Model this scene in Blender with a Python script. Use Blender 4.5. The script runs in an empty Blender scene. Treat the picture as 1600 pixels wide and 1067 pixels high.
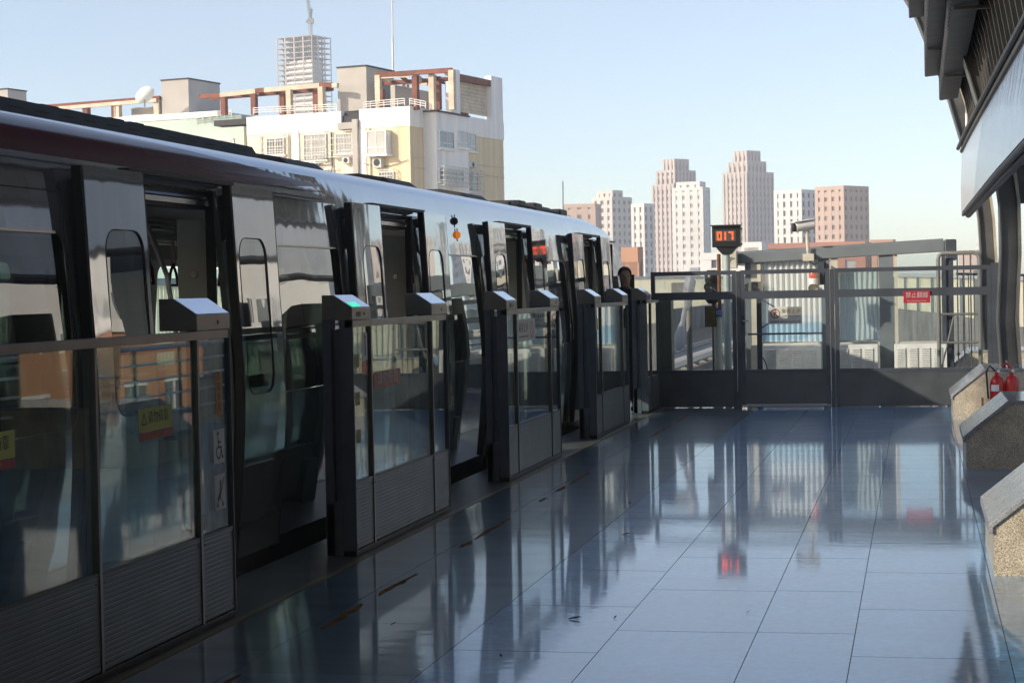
import bpy, bmesh, math, random
from mathutils import Vector, Matrix
R_ = math.radians
random.seed(7)
SC = bpy.context.scene
COL = SC.collection

# ------------------------------------------------------------------ camera
F, H, CX, CY = 2950.0, 1.67, 800.0, 533.5          # focal length in 1600-px units, lens height
VPX, VPY, TILT = 1434.0, 440.0, 0.02               # where the platform direction vanishes; roll
_dY = Vector((VPX - CX, CY - VPY, -F)).normalized()
_up = Vector((1, TILT, 0)).normalized().cross(_dY).normalized()
_dX = _dY.cross(_up)
ROT = Matrix((_dX, _dY, _up))
cam = bpy.data.cameras.new('camera')
cam.sensor_width = 36.0
cam.lens = F / 1600.0 * 36.0
cam.clip_start, cam.clip_end = 0.1, 6000
co = bpy.data.objects.new('camera', cam)
co.matrix_world = Matrix.Translation((0, 0, H)) @ ROT.to_4x4()
COL.objects.link(co)
SC.camera = co

def ray(x, y):
    return ROT @ Vector((x - CX, CY - y, -F))
def at(x, y, Y):
    d = ray(x, y)
    return d * (Y / d.y) + Vector((0, 0, H))

# ------------------------------------------------------------------ light
SUN_EL, SUN = R_(22), Vector((-0.72, -0.69, 0))
SUN = (SUN.normalized() * math.cos(SUN_EL) + Vector((0, 0, math.sin(SUN_EL))))
W = bpy.data.worlds.new('World'); SC.world = W; W.use_nodes = True
nt = W.node_tree; bgn = nt.nodes['Background']
sky = nt.nodes.new('ShaderNodeTexSky'); sky.sky_type = 'NISHITA'; sky.sun_disc = False
sky.sun_elevation = SUN_EL; sky.sun_rotation = math.atan2(SUN.x, SUN.y)
sky.air_density, sky.dust_density, sky.ozone_density, sky.altitude = 0.70, 0.85, 0.8, 50
tint = nt.nodes.new('ShaderNodeVectorMath'); tint.operation = 'MULTIPLY'; tint.inputs[1].default_value = (1.07, 1.01, 0.965)   # white balance of the camera
nt.links.new(sky.outputs[0], tint.inputs[0]); nt.links.new(tint.outputs[0], bgn.inputs[0]); bgn.inputs[1].default_value = 0.135
sl = bpy.data.lights.new('sun', 'SUN'); sl.energy = 2.6; sl.angle = R_(0.5); sl.color = (1.0, 0.88, 0.72)
so = bpy.data.objects.new('sun', sl); so.rotation_euler = SUN.to_track_quat('Z', 'Y').to_euler(); so.location = (-30, -30, 40)
COL.objects.link(so)
SC.view_settings.view_transform = 'Standard'; SC.view_settings.look = 'None'
SC.view_settings.exposure = 0.90; SC.view_settings.gamma = 1.0

# ------------------------------------------------------------------ materials
def _nodes(name):
    m = bpy.data.materials.new(name); m.use_nodes = True
    return m, m.node_tree, m.node_tree.nodes['Principled BSDF']

def pm(name, col, rough=0.5, metal=0.0, var=0.12, vs=3.0, bump=0.0, bs=20.0, st=(1, 1, 1), spec=0.5, rvar=0.0, emis=0.0, grain=0.0, gs=200.0):
    m, t, b = _nodes(name); N, L = t.nodes, t.links
    tc = N.new('ShaderNodeTexCoord'); mp = N.new('ShaderNodeMapping'); mp.inputs['Scale'].default_value = st
    L.new(tc.outputs['Object'], mp.inputs[0])
    nz = N.new('ShaderNodeTexNoise'); nz.inputs['Scale'].default_value = vs; nz.inputs['Detail'].default_value = 5
    L.new(mp.outputs[0], nz.inputs['Vector'])
    mr = N.new('ShaderNodeMapRange'); mr.inputs[1].default_value = 0.3; mr.inputs[2].default_value = 0.7
    mr.inputs[3].default_value = 1 - var; mr.inputs[4].default_value = 1 + var
    L.new(nz.outputs[0], mr.inputs[0])
    fac = mr.outputs[0]
    if grain:
        g = N.new('ShaderNodeTexNoise'); g.inputs['Scale'].default_value = gs; g.inputs['Detail'].default_value = 2
        L.new(tc.outputs['Object'], g.inputs['Vector'])
        gm = N.new('ShaderNodeMapRange'); gm.inputs[1].default_value = 0.35; gm.inputs[2].default_value = 0.65
        gm.inputs[3].default_value = 1 - grain; gm.inputs[4].default_value = 1 + grain
        L.new(g.outputs[0], gm.inputs[0])
        mu = N.new('ShaderNodeMath'); mu.operation = 'MULTIPLY'; L.new(fac, mu.inputs[0]); L.new(gm.outputs[0], mu.inputs[1]); fac = mu.outputs[0]
    mx = N.new('ShaderNodeVectorMath'); mx.operation = 'SCALE'; mx.inputs[0].default_value = col[:3]
    L.new(fac, mx.inputs['Scale']); L.new(mx.outputs[0], b.inputs['Base Color'])
    b.inputs['Metallic'].default_value = metal; b.inputs['Roughness'].default_value = rough
    b.inputs['Specular IOR Level'].default_value = spec
    if rvar:
        rr = N.new('ShaderNodeMapRange'); rr.inputs[3].default_value = max(0, rough - rvar); rr.inputs[4].default_value = rough + rvar
        L.new(nz.outputs[0], rr.inputs[0]); L.new(rr.outputs[0], b.inputs['Roughness'])
    if bump:
        n2 = N.new('ShaderNodeTexNoise'); n2.inputs['Scale'].default_value = bs; n2.inputs['Detail'].default_value = 3
        L.new(mp.outputs[0], n2.inputs['Vector'])
        bp = N.new('ShaderNodeBump'); bp.inputs['Strength'].default_value = 1.0; bp.inputs['Distance'].default_value = bump
        L.new(n2.outputs[0], bp.inputs['Height']); L.new(bp.outputs[0], b.inputs['Normal'])
    if emis:
        b.inputs['Emission Color'].default_value = (*col[:3], 1); b.inputs['Emission Strength'].default_value = emis
    return m

def glass(name, tint, refl=1.0, ior=1.5, bump=0.0, bs=(1.0, 1.0, 1.0)):
    m = bpy.data.materials.new(name); m.use_nodes = True
    t = m.node_tree; N, L = t.nodes, t.links; N.clear()
    out = N.new('ShaderNodeOutputMaterial'); mix = N.new('ShaderNodeMixShader')
    tr = N.new('ShaderNodeBsdfTransparent'); tr.inputs[0].default_value = (*tint, 1)
    gl = N.new('ShaderNodeBsdfGlossy'); gl.inputs['Roughness'].default_value = 0.0; gl.inputs[0].default_value = (0.95, 0.97, 0.97, 1)
    # Schlick reflectance from the facing angle: the same on both faces of a thin pane
    lw = N.new('ShaderNodeLayerWeight'); lw.inputs['Blend'].default_value = 0.5
    pw = N.new('ShaderNodeMath'); pw.operation = 'POWER'; pw.inputs[1].default_value = 5.0; L.new(lw.outputs['Facing'], pw.inputs[0])
    ma = N.new('ShaderNodeMath'); ma.operation = 'MULTIPLY_ADD'; ma.inputs[1].default_value = 0.955; ma.inputs[2].default_value = 0.045; L.new(pw.outputs[0], ma.inputs[0])
    mu = N.new('ShaderNodeMath'); mu.operation = 'MULTIPLY'; mu.use_clamp = True; mu.inputs[1].default_value = refl
    L.new(ma.outputs[0], mu.inputs[0]); L.new(mu.outputs[0], mix.inputs[0])
    L.new(tr.outputs[0], mix.inputs[1]); L.new(gl.outputs[0], mix.inputs[2]); L.new(mix.outputs[0], out.inputs[0])
    if bump:
        tc = N.new('ShaderNodeTexCoord'); mp = N.new('ShaderNodeMapping'); mp.inputs['Scale'].default_value = bs
        nz = N.new('ShaderNodeTexNoise'); nz.inputs['Scale'].default_value = 1.0; nz.inputs['Detail'].default_value = 1
        bp = N.new('ShaderNodeBump'); bp.inputs['Strength'].default_value = 1.0; bp.inputs['Distance'].default_value = bump
        L.new(tc.outputs['Object'], mp.inputs[0]); L.new(mp.outputs[0], nz.inputs[0]); L.new(nz.outputs[0], bp.inputs['Height'])
        L.new(bp.outputs[0], gl.inputs['Normal'])
    return m

def rand_island(m, amt):
    t = m.node_tree; N, L = t.nodes, t.links; b = N['Principled BSDF']
    src = b.inputs['Base Color'].links[0].from_socket
    g = N.new('ShaderNodeNewGeometry'); mr = N.new('ShaderNodeMapRange'); mr.inputs[3].default_value = 1 - amt; mr.inputs[4].default_value = 1 + amt
    L.new(g.outputs['Random Per Island'], mr.inputs[0])
    v = N.new('ShaderNodeVectorMath'); v.operation = 'SCALE'; L.new(src, v.inputs[0]); L.new(mr.outputs[0], v.inputs['Scale'])
    L.new(v.outputs[0], b.inputs['Base Color'])
    return m

M = {}
M['floor'] = rand_island(pm('polished_stone_slab', (0.13, 0.325, 0.56), 0.06, 0, 0.26, 3.0, 0.00035, 9.0, (0.5, 1.3, 1), 0.62, 0.05, grain=0.20, gs=22), 0.10)  # grey stone with the blue of the skylight put into its base colour
M['floor_dark'] = rand_island(pm('dark_border_stone', (0.12, 0.175, 0.22), 0.07, 0, 0.3, 2.5, 0.0008, 4.0, (0.4, 1.6, 1), 0.6, 0.04, grain=0.12, gs=60), 0.12)
for k_ in ('floor', 'floor_dark'):          # sealed stone: a soft sheen under a clear polished coat
    b_ = M[k_].node_tree.nodes['Principled BSDF']
    for l_ in list(b_.inputs['Roughness'].links): M[k_].node_tree.links.remove(l_)
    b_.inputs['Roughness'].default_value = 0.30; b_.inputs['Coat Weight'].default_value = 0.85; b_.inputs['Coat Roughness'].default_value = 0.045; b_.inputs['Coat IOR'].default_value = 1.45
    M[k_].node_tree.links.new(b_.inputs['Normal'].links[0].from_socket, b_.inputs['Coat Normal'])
M['joint'] = pm('joint_grout', (0.06, 0.07, 0.08), 0.9)
M['yellow_worn'] = pm('worn_yellow_paint', (0.20, 0.085, 0.01), 0.7, 0, 0.6, 7, spec=0.05)
M['brass'] = pm('brass_strip', (0.32, 0.26, 0.15), 0.35, 0.6)
M['train'] = pm('train_silver_paint', (0.50, 0.515, 0.525), 0.045, 0.70, 0.03, 1.2, 0.0062, 1.7, (1, 0.8, 0.45))
M['train_roof'] = pm('train_roof_paint', (0.36, 0.41, 0.48), 0.14, 0.8, 0.06, 2, 0.001, 2)
M['stripe'] = pm('maroon_paint', (0.15, 0.022, 0.045), 0.16, 0.0, 0.06, 2, 0.002, 1.7, (1, 0.75, 0.5))
M['rubber'] = pm('black_rubber', (0.022, 0.024, 0.03), 0.55)
M['train_dark'] = pm('train_dark_metal', (0.03, 0.032, 0.036), 0.5, 0.3, 0.3, 5)
M['roof_gear'] = pm('roof_equipment_grey', (0.035, 0.035, 0.036), 0.6, 0.2, 0.4, 4)
M['interior'] = pm('train_interior_panel', (0.62, 0.63, 0.61), 0.4, 0, 0.06)
M['int_floor'] = pm('train_floor_vinyl', (0.25, 0.25, 0.26), 0.5)
M['int_ceil'] = pm('train_ceiling', (0.30, 0.31, 0.32), 0.4)
M['steel'] = pm('brushed_steel', (0.38, 0.38, 0.375), 0.24, 0.9, 0.08, 6, 0.0003, 40, (1, 0.1, 1))
M['lid'] = pm('sensor_lid_steel', (0.72, 0.76, 0.82), 0.16, 0.85, 0.05, 3)
M['psd'] = pm('gate_frame_metal', (0.20, 0.195, 0.185), 0.32, 0.75, 0.15, 5, 0.0003, 30)
M['psd_dark'] = pm('gate_post_dark', (0.09, 0.11, 0.14), 0.4, 0.1, 0.2, 5)
M['kick'] = pm('ribbed_kick_steel', (0.10, 0.118, 0.13), 0.38, 0.5, 0.15, 4)
M['fence'] = pm('fence_grey_paint', (0.055, 0.065, 0.08), 0.35, 0.1, 0.2, 4)
M['fence_panel'] = pm('fence_panel_paint', (0.07, 0.078, 0.085), 0.3, 0.1, 0.25, 2.5, 0.0008, 3)
M['granite'] = pm('speckled_granite', (0.45, 0.40, 0.31), 0.32, 0, 0.18, 8, 0, 20, (1, 1, 1), 0.5, 0.05, grain=0.55, gs=135)
M['granite_cap'] = pm('grey_granite_cap', (0.30, 0.31, 0.33), 0.16, 0, 0.2, 9, grain=0.35, gs=110)
M['rib'] = pm('canopy_rib_paint', (0.09, 0.09, 0.09), 0.4, 0.3, 0.3, 3)
M['rib_flange'] = pm('rib_flange_paint', (0.36, 0.33, 0.26), 0.45, 0.1, 0.25, 3)
M['cladding'] = pm('canopy_cladding_dark', (0.065, 0.07, 0.08), 0.45, 0.3, 0.35, 4)
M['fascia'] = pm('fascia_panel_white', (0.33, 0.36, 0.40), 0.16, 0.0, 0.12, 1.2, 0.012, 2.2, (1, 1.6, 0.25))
M['pipe'] = pm('canopy_pipe_grey', (0.08, 0.078, 0.075), 0.45, 0.4, 0.3, 4)
M['beige'] = pm('beige_wall_paint', (0.46, 0.42, 0.33), 0.6, 0, 0.15, 3, 0.001, 10)
M['red'] = pm('extinguisher_red', (0.55, 0.018, 0.015), 0.25, 0, 0.08)
M['red_plate'] = pm('red_sign_plate', (0.36, 0.012, 0.03), 0.4)
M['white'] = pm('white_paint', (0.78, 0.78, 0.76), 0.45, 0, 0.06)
M['white_sign'] = pm('grey_white_sign_plate', (0.42, 0.43, 0.41), 0.4, 0, 0.08)
M['notice_plate'] = pm('pale_notice_plate', (0.68, 0.68, 0.65), 0.4, 0, 0.06)
M['black'] = pm('black_plastic', (0.012, 0.012, 0.014), 0.35)
M['orange_lamp'] = pm('orange_lamp_lens', (0.85, 0.22, 0.01), 0.2, emis=0.35)
M['led'] = pm('orange_led', (1.0, 0.10, 0.02), 0.5, var=0, emis=0.85)
M['green_led'] = pm('green_led', (0.05, 0.75, 0.45), 0.4, var=0, emis=0.6)
M['yellow'] = pm('caution_yellow', (0.5, 0.45, 0.05), 0.5)
M['lime'] = pm('lime_reflection', (0.46, 0.50, 0.10), 0.5)
M['orange'] = pm('painted_orange', (0.52, 0.22, 0.04), 0.5)
M['olive'] = pm('olive_cabinet', (0.10, 0.115, 0.085), 0.5)
M['greycab'] = pm('grey_cabinet', (0.17, 0.17, 0.16), 0.5)
M['pole'] = pm('pale_green_pole', (0.40, 0.47, 0.45), 0.4, 0.1, 0.1)
M['cream_pole'] = pm('cream_pole', (0.55, 0.56, 0.46), 0.5, 0, 0.12)
M['rust'] = pm('rusty_brown_steel', (0.16, 0.07, 0.035), 0.7, 0.2, 0.4, 8)
M['blue_plate'] = pm('blue_plate', (0.03, 0.10, 0.42), 0.4)
M['bag'] = pm('white_plastic_bag', (0.34, 0.35, 0.38), 0.35, 0, 0.1, 6, 0.01, 14)
M['corr'] = pm('white_corrugated_sheet', (0.80, 0.85, 0.86), 0.35, 0.0, 0.12, 2, 0, 8, (1, 1, .3))
M['blue_sheet'] = pm('blue_protective_film', (0.20, 0.36, 0.52), 0.3, 0, 0.4, 3)
M['shelter'] = pm('shelter_grey_paint', (0.17, 0.20, 0.215), 0.4, 0.2, 0.12, 3)
M['shelter_cream'] = pm('shelter_cream_trim', (0.50, 0.48, 0.40), 0.5, 0, 0.15, 4)
M['louvre'] = pm('louvre_white', (0.72, 0.73, 0.70), 0.45, 0, 0.12, 4)
M['louvre_dark'] = pm('louvre_recess', (0.16, 0.165, 0.165), 0.6)
M['barrier'] = pm('noise_barrier_cream', (0.78, 0.75, 0.60), 0.5, 0, 0.12, 1.5, 0, 8)
M['barrier_cap'] = pm('barrier_cap_grey', (0.42, 0.44, 0.48), 0.4, 0.2)
M['concrete'] = pm('viaduct_concrete', (0.26, 0.26, 0.25), 0.85, 0, 0.25, 1.2, 0.004, 8)
M['ballast'] = pm('track_ballast', (0.15, 0.135, 0.12), 0.95, 0, 0.5, 6, 0.03, 9)
M['rail_steel'] = pm('rail_steel', (0.42, 0.41, 0.40), 0.25, 0.9)
M['rail_cover'] = pm('third_rail_cover', (0.55, 0.50, 0.42), 0.5, 0, 0.1)
M['rail_cover_orange'] = pm('third_rail_cover_orange', (0.5, 0.27, 0.15), 0.5)
M['ground'] = pm('city_ground', (0.36, 0.34, 0.30), 0.95, 0, 0.35, 0.02)
def translucent(m, amt, col):
    t = m.node_tree; N, L = t.nodes, t.links; b = N['Principled BSDF']; out = N['Material Output']
    tl = N.new('ShaderNodeBsdfTranslucent'); tl.inputs[0].default_value = (*col, 1); mx = N.new('ShaderNodeMixShader'); mx.inputs[0].default_value = amt
    L.new(b.outputs[0], mx.inputs[1]); L.new(tl.outputs[0], mx.inputs[2]); L.new(mx.outputs[0], out.inputs[0])
translucent(M['corr'], .45, (.92, .97, .98)); translucent(M['barrier'], .65, (1.0, .97, .76)); translucent(M['bag'], .6, (.85, .87, .9))
G = {}
G['far'] = glass('train_far_glass', (0.84, 0.93, 0.93), 0.9, 1.45)
G['psd'] = glass('gate_glass', (0.70, 0.80, 0.78), 1.25, 1.5, 0.0016, (1, 0.9, 0.6))
G['fence'] = glass('fence_glass', (0.95, 0.97, 0.97), 0.9, 1.45)
G['train'] = glass('train_window_glass', (0.27, 0.31, 0.31), 2.2, 1.55, 0.007, (1, 1.2, 0.8))
G['shelter'] = glass('shelter_glass', (0.94, 0.97, 0.97), 1.1, 1.5)

# ------------------------------------------------------------------ mesh builder
LOC = {}
def root_loc(o):
    while o is not None:
        if o.name in LOC: return LOC[o.name]
        o = o.parent
    return Vector((0, 0, 0))

class MB:
    def __init__(s): s.v = []; s.f = []; s.sm = set()
    def add(s, vs, fs):
        n = len(s.v); s.v += [tuple(v) for v in vs]; s.f += [tuple(i + n for i in f) for f in fs]; return s
    def box(s, x0, x1, y0, y1, z0, z1):
        vs = [(x, y, z) for z in (z0, z1) for y in (y0, y1) for x in (x0, x1)]
        return s.add(vs, [(0, 2, 3, 1), (4, 5, 7, 6), (0, 1, 5, 4), (2, 6, 7, 3), (0, 4, 6, 2), (1, 3, 7, 5)])
    def prism(s, poly, a0, a1, ax='y'):
        n = len(poly)
        def p(u, w, a):
            return {'y': (u, a, w), 'x': (a, u, w), 'z': (u, w, a)}[ax]
        vs = [p(u, w, a0) for u, w in poly] + [p(u, w, a1) for u, w in poly]
        fs = [tuple(range(n)), tuple(range(2 * n - 1, n - 1, -1))]
        fs += [(i, i + n, (i + 1) % n + n, (i + 1) % n) for i in range(n)]
        return s.add(vs, fs)
    def tube(s, p, q, r, n=10, r2=None):
        return s.path([p, q], r, n, r2)
    def path(s, pts, r, n=8, r2=None, closed=False):
        pts = [Vector(p) for p in pts]; k = len(pts)
        rings = []
        u0 = None
        for i, p in enumerate(pts):
            if closed: d = pts[(i + 1) % k] - pts[i - 1]
            else: d = pts[min(i + 1, k - 1)] - pts[max(i - 1, 0)]
            d.normalize()
            if u0 is None:
                u0 = d.orthogonal().normalized()
            else:
                u0 = (u0 - d * u0.dot(d)).normalized()
            w = d.cross(u0)
            rr = r if r2 is None else r + (r2 - r) * i / (k - 1)
            if isinstance(r, (list, tuple)): rr = r[i]
            rings.append([p + (u0 * math.cos(2 * math.pi * j / n) + w * math.sin(2 * math.pi * j / n)) * rr for j in range(n)])
        vs = [v for rg in rings for v in rg]; fs = []
        for i in range(k if closed else k - 1):
            a, b = i * n, ((i + 1) % k) * n
            fs += [(a + j, a + (j + 1) % n, b + (j + 1) % n, b + j) for j in range(n)]
        if not closed: fs += [tuple(range(n - 1, -1, -1)), tuple(range((k - 1) * n, k * n))]
        return s.add(vs, fs)
    def bar(s, p, q, w, h):
        p, q = Vector(p), Vector(q); d = (q - p).normalized()
        up = Vector((0, 0, 1)) if abs(d.z) < 0.95 else Vector((0, 1, 0))
        a = d.cross(up).normalized() * (w / 2); b = a.cross(d).normalized() * (h / 2)
        vs = [p - a - b, p + a - b, p + a + b, p - a + b, q - a - b, q + a - b, q + a + b, q - a + b]
        return s.add(vs, [(0, 1, 2, 3), (7, 6, 5, 4), (0, 4, 5, 1), (1, 5, 6, 2), (2, 6, 7, 3), (3, 7, 4, 0)])
    def lathe(s, prof, c=(0, 0, 0), n=20, ax='z'):
        vs = []; k = len(prof)
        for r, h in prof:
            for j in range(n):
                a = 2 * math.pi * j / n
                x, y, z = r * math.cos(a), r * math.sin(a), h
                if ax == 'y': x, y, z = x, z, y
                if ax == 'x': x, y, z = z, x, y
                vs.append((c[0] + x, c[1] + y, c[2] + z))
        fs = [(i * n + j, i * n + (j + 1) % n, (i + 1) * n + (j + 1) % n, (i + 1) * n + j) for i in range(k - 1) for j in range(n)]
        fs += [tuple(range(n - 1, -1, -1)), tuple(range((k - 1) * n, k * n))]
        return s.add(vs, fs)
    def build(s, name, mat, parent=None, smooth=None, bevel=0, local=False):
        me = bpy.data.meshes.new(name)
        o_ = root_loc(parent) if (parent is not None and not local) else Vector((0, 0, 0))
        me.from_pydata([(v[0] - o_.x, v[1] - o_.y, v[2] - o_.z) for v in s.v], [], s.f)
        bm = bmesh.new(); bm.from_mesh(me); bmesh.ops.recalc_face_normals(bm, faces=bm.faces); bm.to_mesh(me); bm.free()
        return link(name, me, mat, parent, smooth, bevel)

def link(name, me, mat, parent=None, smooth=None, bevel=0):
    me.materials.clear(); me.materials.append(mat)
    o = bpy.data.objects.new(name, me); COL.objects.link(o)
    if parent is not None: o.parent = parent
    if smooth is not None:
        me.shade_smooth(); me.set_sharp_from_angle(angle=R_(smooth))
    if bevel:
        b = o.modifiers.new('bevel', 'BEVEL'); b.width = bevel; b.segments = 2; b.limit_method = 'ANGLE'
        b.harden_normals = False
    return o

def tag(o, label, cat, group=None, kind=None):
    o['label'] = label; o['category'] = cat
    if group: o['group'] = group
    if kind: o['kind'] = kind
    return o
def thing(name, label, cat, loc=(0, 0, 0), rz=0.0, group=None):
    o = bpy.data.objects.new(name, None); o.empty_display_size = 0.2
    o.location = loc; o.rotation_euler = (0, 0, rz); COL.objects.link(o)
    LOC[o.name] = Vector(loc)
    return tag(o, label, cat, group)
def struct(o): o['kind'] = 'structure'; return o
def copy_tree(o, parent=None):
    c = o.copy(); COL.objects.link(c)
    if parent is not None:
        c.parent = parent
    for ch in o.children: copy_tree(ch, c)
    return c

def text(name, body, size, origin, right, up, mat, parent=None, depth=0.002, align='CENTER', local=False, width=None):
    cu = bpy.data.curves.new(name, 'FONT'); cu.body = body; cu.size = size; cu.align_x = align; cu.align_y = 'CENTER'; cu.extrude = depth
    cu.resolution_u = 3
    o = bpy.data.objects.new(name, cu); COL.objects.link(o)
    dg = bpy.context.evaluated_depsgraph_get(); dg.update()
    me = bpy.data.meshes.new_from_object(o.evaluated_get(dg), depsgraph=dg)
    COL.objects.unlink(o); bpy.data.objects.remove(o)
    r, u = Vector(right).normalized(), Vector(up).normalized(); n = r.cross(u)
    sx = 1.0
    if width and len(me.vertices):
        xs = [v.co.x for v in me.vertices]; sx = width / (max(xs) - min(xs))
    o_ = root_loc(parent) if (parent is not None and not local) else Vector((0, 0, 0))
    for v in me.vertices:
        v.co = Vector(origin) + r * (v.co.x * sx) + u * v.co.y + n * v.co.z - o_
    return link(name, me, mat, parent)

def rrect(y0, y1, z0, z1, r, n=5):
    pts = []
    for cx, cy, a0 in ((y1 - r, z1 - r, 0), (y0 + r, z1 - r, 90), (y0 + r, z0 + r, 180), (y1 - r, z0 + r, 270)):
        for i in range(n + 1):
            a = R_(a0 + 90 * i / n); pts.append((cx + r * math.cos(a), cy + r * math.sin(a)))
    return pts

def plate(name, outer, holes, thick, offs, prof, zc, mat, parent, smooth=25):
    """a plate in the YZ plane with holes, bent so that its face follows X = prof(z) + offs"""
    bm = bmesh.new(); edges = []
    for loop in [outer] + holes:
        vs = [bm.verts.new((0, y, z)) for y, z in loop]
        edges += [bm.edges.new((vs[i], vs[(i + 1) % len(vs)])) for i in range(len(vs))]
    bmesh.ops.triangle_fill(bm, use_beauty=True, use_dissolve=False, edges=edges, normal=(1, 0, 0))
    for z in zc:
        bmesh.ops.bisect_plane(bm, geom=bm.verts[:] + bm.edges[:] + bm.faces[:], plane_co=(0, 0, z), plane_no=(0, 0, 1))
    bmesh.ops.recalc_face_normals(bm, faces=bm.faces)
    fs = bm.faces[:]
    if fs and sum(f.normal.x for f in fs) < 0: bmesh.ops.reverse_faces(bm, faces=fs)
    ret = bmesh.ops.extrude_face_region(bm, geom=fs)
    for g in ret['geom']:
        if isinstance(g, bmesh.types.BMVert): g.co.x += 1.0     # new cap is the outer face
    o_ = root_loc(parent)
    for v in bm.verts:
        outer_f = v.co.x > 0.5
        v.co.x = prof(v.co.z) + offs - (0 if outer_f else thick)
        v.co -= o_
    bmesh.ops.recalc_face_normals(bm, faces=bm.faces)
    me = bpy.data.meshes.new(name); bm.to_mesh(me); bm.free()
    return link(name, me, mat, parent, smooth)

M['parapet'] = pm('dark_parapet_concrete', (0.17, 0.17, 0.165), 0.9, 0, 0.35, 0.6, 0.004, 6)  # darker and patchier grey than the deck concrete
# ================================================================== SETTING
struct(MB().box(-3000, 3000, -600, 5000, -9.6, -9.0).build('ground', M['ground']))
# viaduct deck and track bed, one deck to the horizon
struct(MB().box(-16.2, 4.2, -40, 225, -2.2, -1.62).build('viaduct_deck', M['concrete']))
struct(MB().box(-15.2, -4.4, -40, 225, -1.615, -1.30).build('track_bed', M['ballast']))

# platform slab, then polished stone slabs with open joints over dark grout
PY0, PY1 = -14.0, 36.5
pl = MB().box(-3.98, 3.9, PY0, PY1, -1.615, -0.030)
struct(pl.build('platform_base', M['concrete']))
struct(MB().box(-3.44, 3.2, PY0, 26.1, -0.028, -0.006).build('joint_bed', M['joint']))
xe = [-2.155, -1.46, -0.78, -0.315, 0.375, 1.07, 1.77, 2.46, 3.15]
off = [9.75, 9.07, 11.59 - 1.25, 8.54, 9.1, 8.7, 9.2, 8.8]
fl = MB(); g = 0.0019
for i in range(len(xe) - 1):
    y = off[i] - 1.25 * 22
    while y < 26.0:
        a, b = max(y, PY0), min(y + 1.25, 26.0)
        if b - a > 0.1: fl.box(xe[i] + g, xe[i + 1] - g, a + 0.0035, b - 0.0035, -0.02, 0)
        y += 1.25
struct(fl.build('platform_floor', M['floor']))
fd = MB()
for x0, x1, ph in ((-3.42, -3.0, 0.9), (-3.0, -2.155, 0.4)):
    y = ph - 15
    while y < 26.0:
        fd.box(x0 + g, x1 - g, max(y, PY0) + .0012, min(y + 1.25, 26.0) - .0012, -0.02, 0); y += 1.25
struct(fd.build('platform_border_floor', M['floor_dark']))
struct(MB().box(-3.98, -3.47, PY0, 26.6, -0.029, -0.004).build('platform_edge_floor', pm('platform_edge_stone', (0.13, 0.13, 0.125), 0.35, 0, .25, 4)))
struct(MB().box(-3.468, -3.424, PY0, 25.8, -0.027, 0.003).build('threshold_strip', M['brass']))
# worn yellow safety line: broken, ragged patches left on the stone
yl = MB(); rr = random.Random(3); y = 5.5
while y < 25.3:
    Ln = rr.uniform(0.25, 1.2)
    if rr.random() < 0.6:
        n = 7; top = []; bot = []
        for i in range(n + 1):
            w = 0.022 * (0.35 + 0.65 * math.sin(math.pi * i / n)) * rr.uniform(0.5, 1.15)
            cx = -2.935 + rr.uniform(-.012, .012)
            top.append((cx + w, y + Ln * i / n)); bot.append((cx - w, y + Ln * i / n))
        yl.prism(top + bot[::-1], 0.0005, 0.0025, 'z')
    y += Ln * rr.uniform(0.8, 1.5)
struct(yl.build('safety_line_marking', M['yellow_worn']))
struct(MB().box(-3.3, 3.6, 26.12, 36.5, -0.029, -0.004).build('service_floor', M['concrete']))

# running rails, third rail cover
for k, x in enumerate((-6.17, -4.73, -10.6, -9.16)):
    r_ = MB().box(x - .036, x + .036, -30, 150, -1.16, -1.11).box(x - .01, x + .01, -30, 150, -1.24, -1.16).box(x - .07, x + .07, -30, 150, -1.28, -1.24)
    tag(r_.build('running_rail', M['rail_steel']), ['steel rail nearest the noise barrier side of the near track', 'steel rail of the near track running beside the platform',
        'steel rail of the far track lying closest to the barrier', 'steel rail of the far track nearer the platform'][k], 'rail', 'running rails')
tr = thing('third_rail', 'pale third rail with orange line along its protective cover beyond the fence', 'third rail', (-8.2, 27, -1.3))
MB().prism([(-8.40, -1.05), (-8.34, -.88), (-7.98, -.88), (-7.92, -1.05)], 24.5, 150).build('cover', M['rail_cover'], tr)
MB().box(-8.19, -8.10, 24.6, 150, -.878, -.872).build('orange_line', M['rail_cover_orange'], tr)
MB().box(-8.22, -8.10, 24.6, 150, -1.16, -1.07).build('conductor', M['rail_steel'], tr)
br_ = MB()
y = 25.0
while y < 90: br_.box(-8.3, -8.0, y, y + .12, -1.3, -1.17); y += 3.0
br_.build('insulator', M['concrete'], tr)
sl_ = MB(); y = 24.0
while y < 110:
    for cx in (-5.45, -9.88): sl_.box(cx - 1.2, cx + 1.2, y, y + .25, -1.3, -1.275)
    y += 0.62
struct(sl_.build('track_bed_sleepers', M['concrete']))

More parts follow.
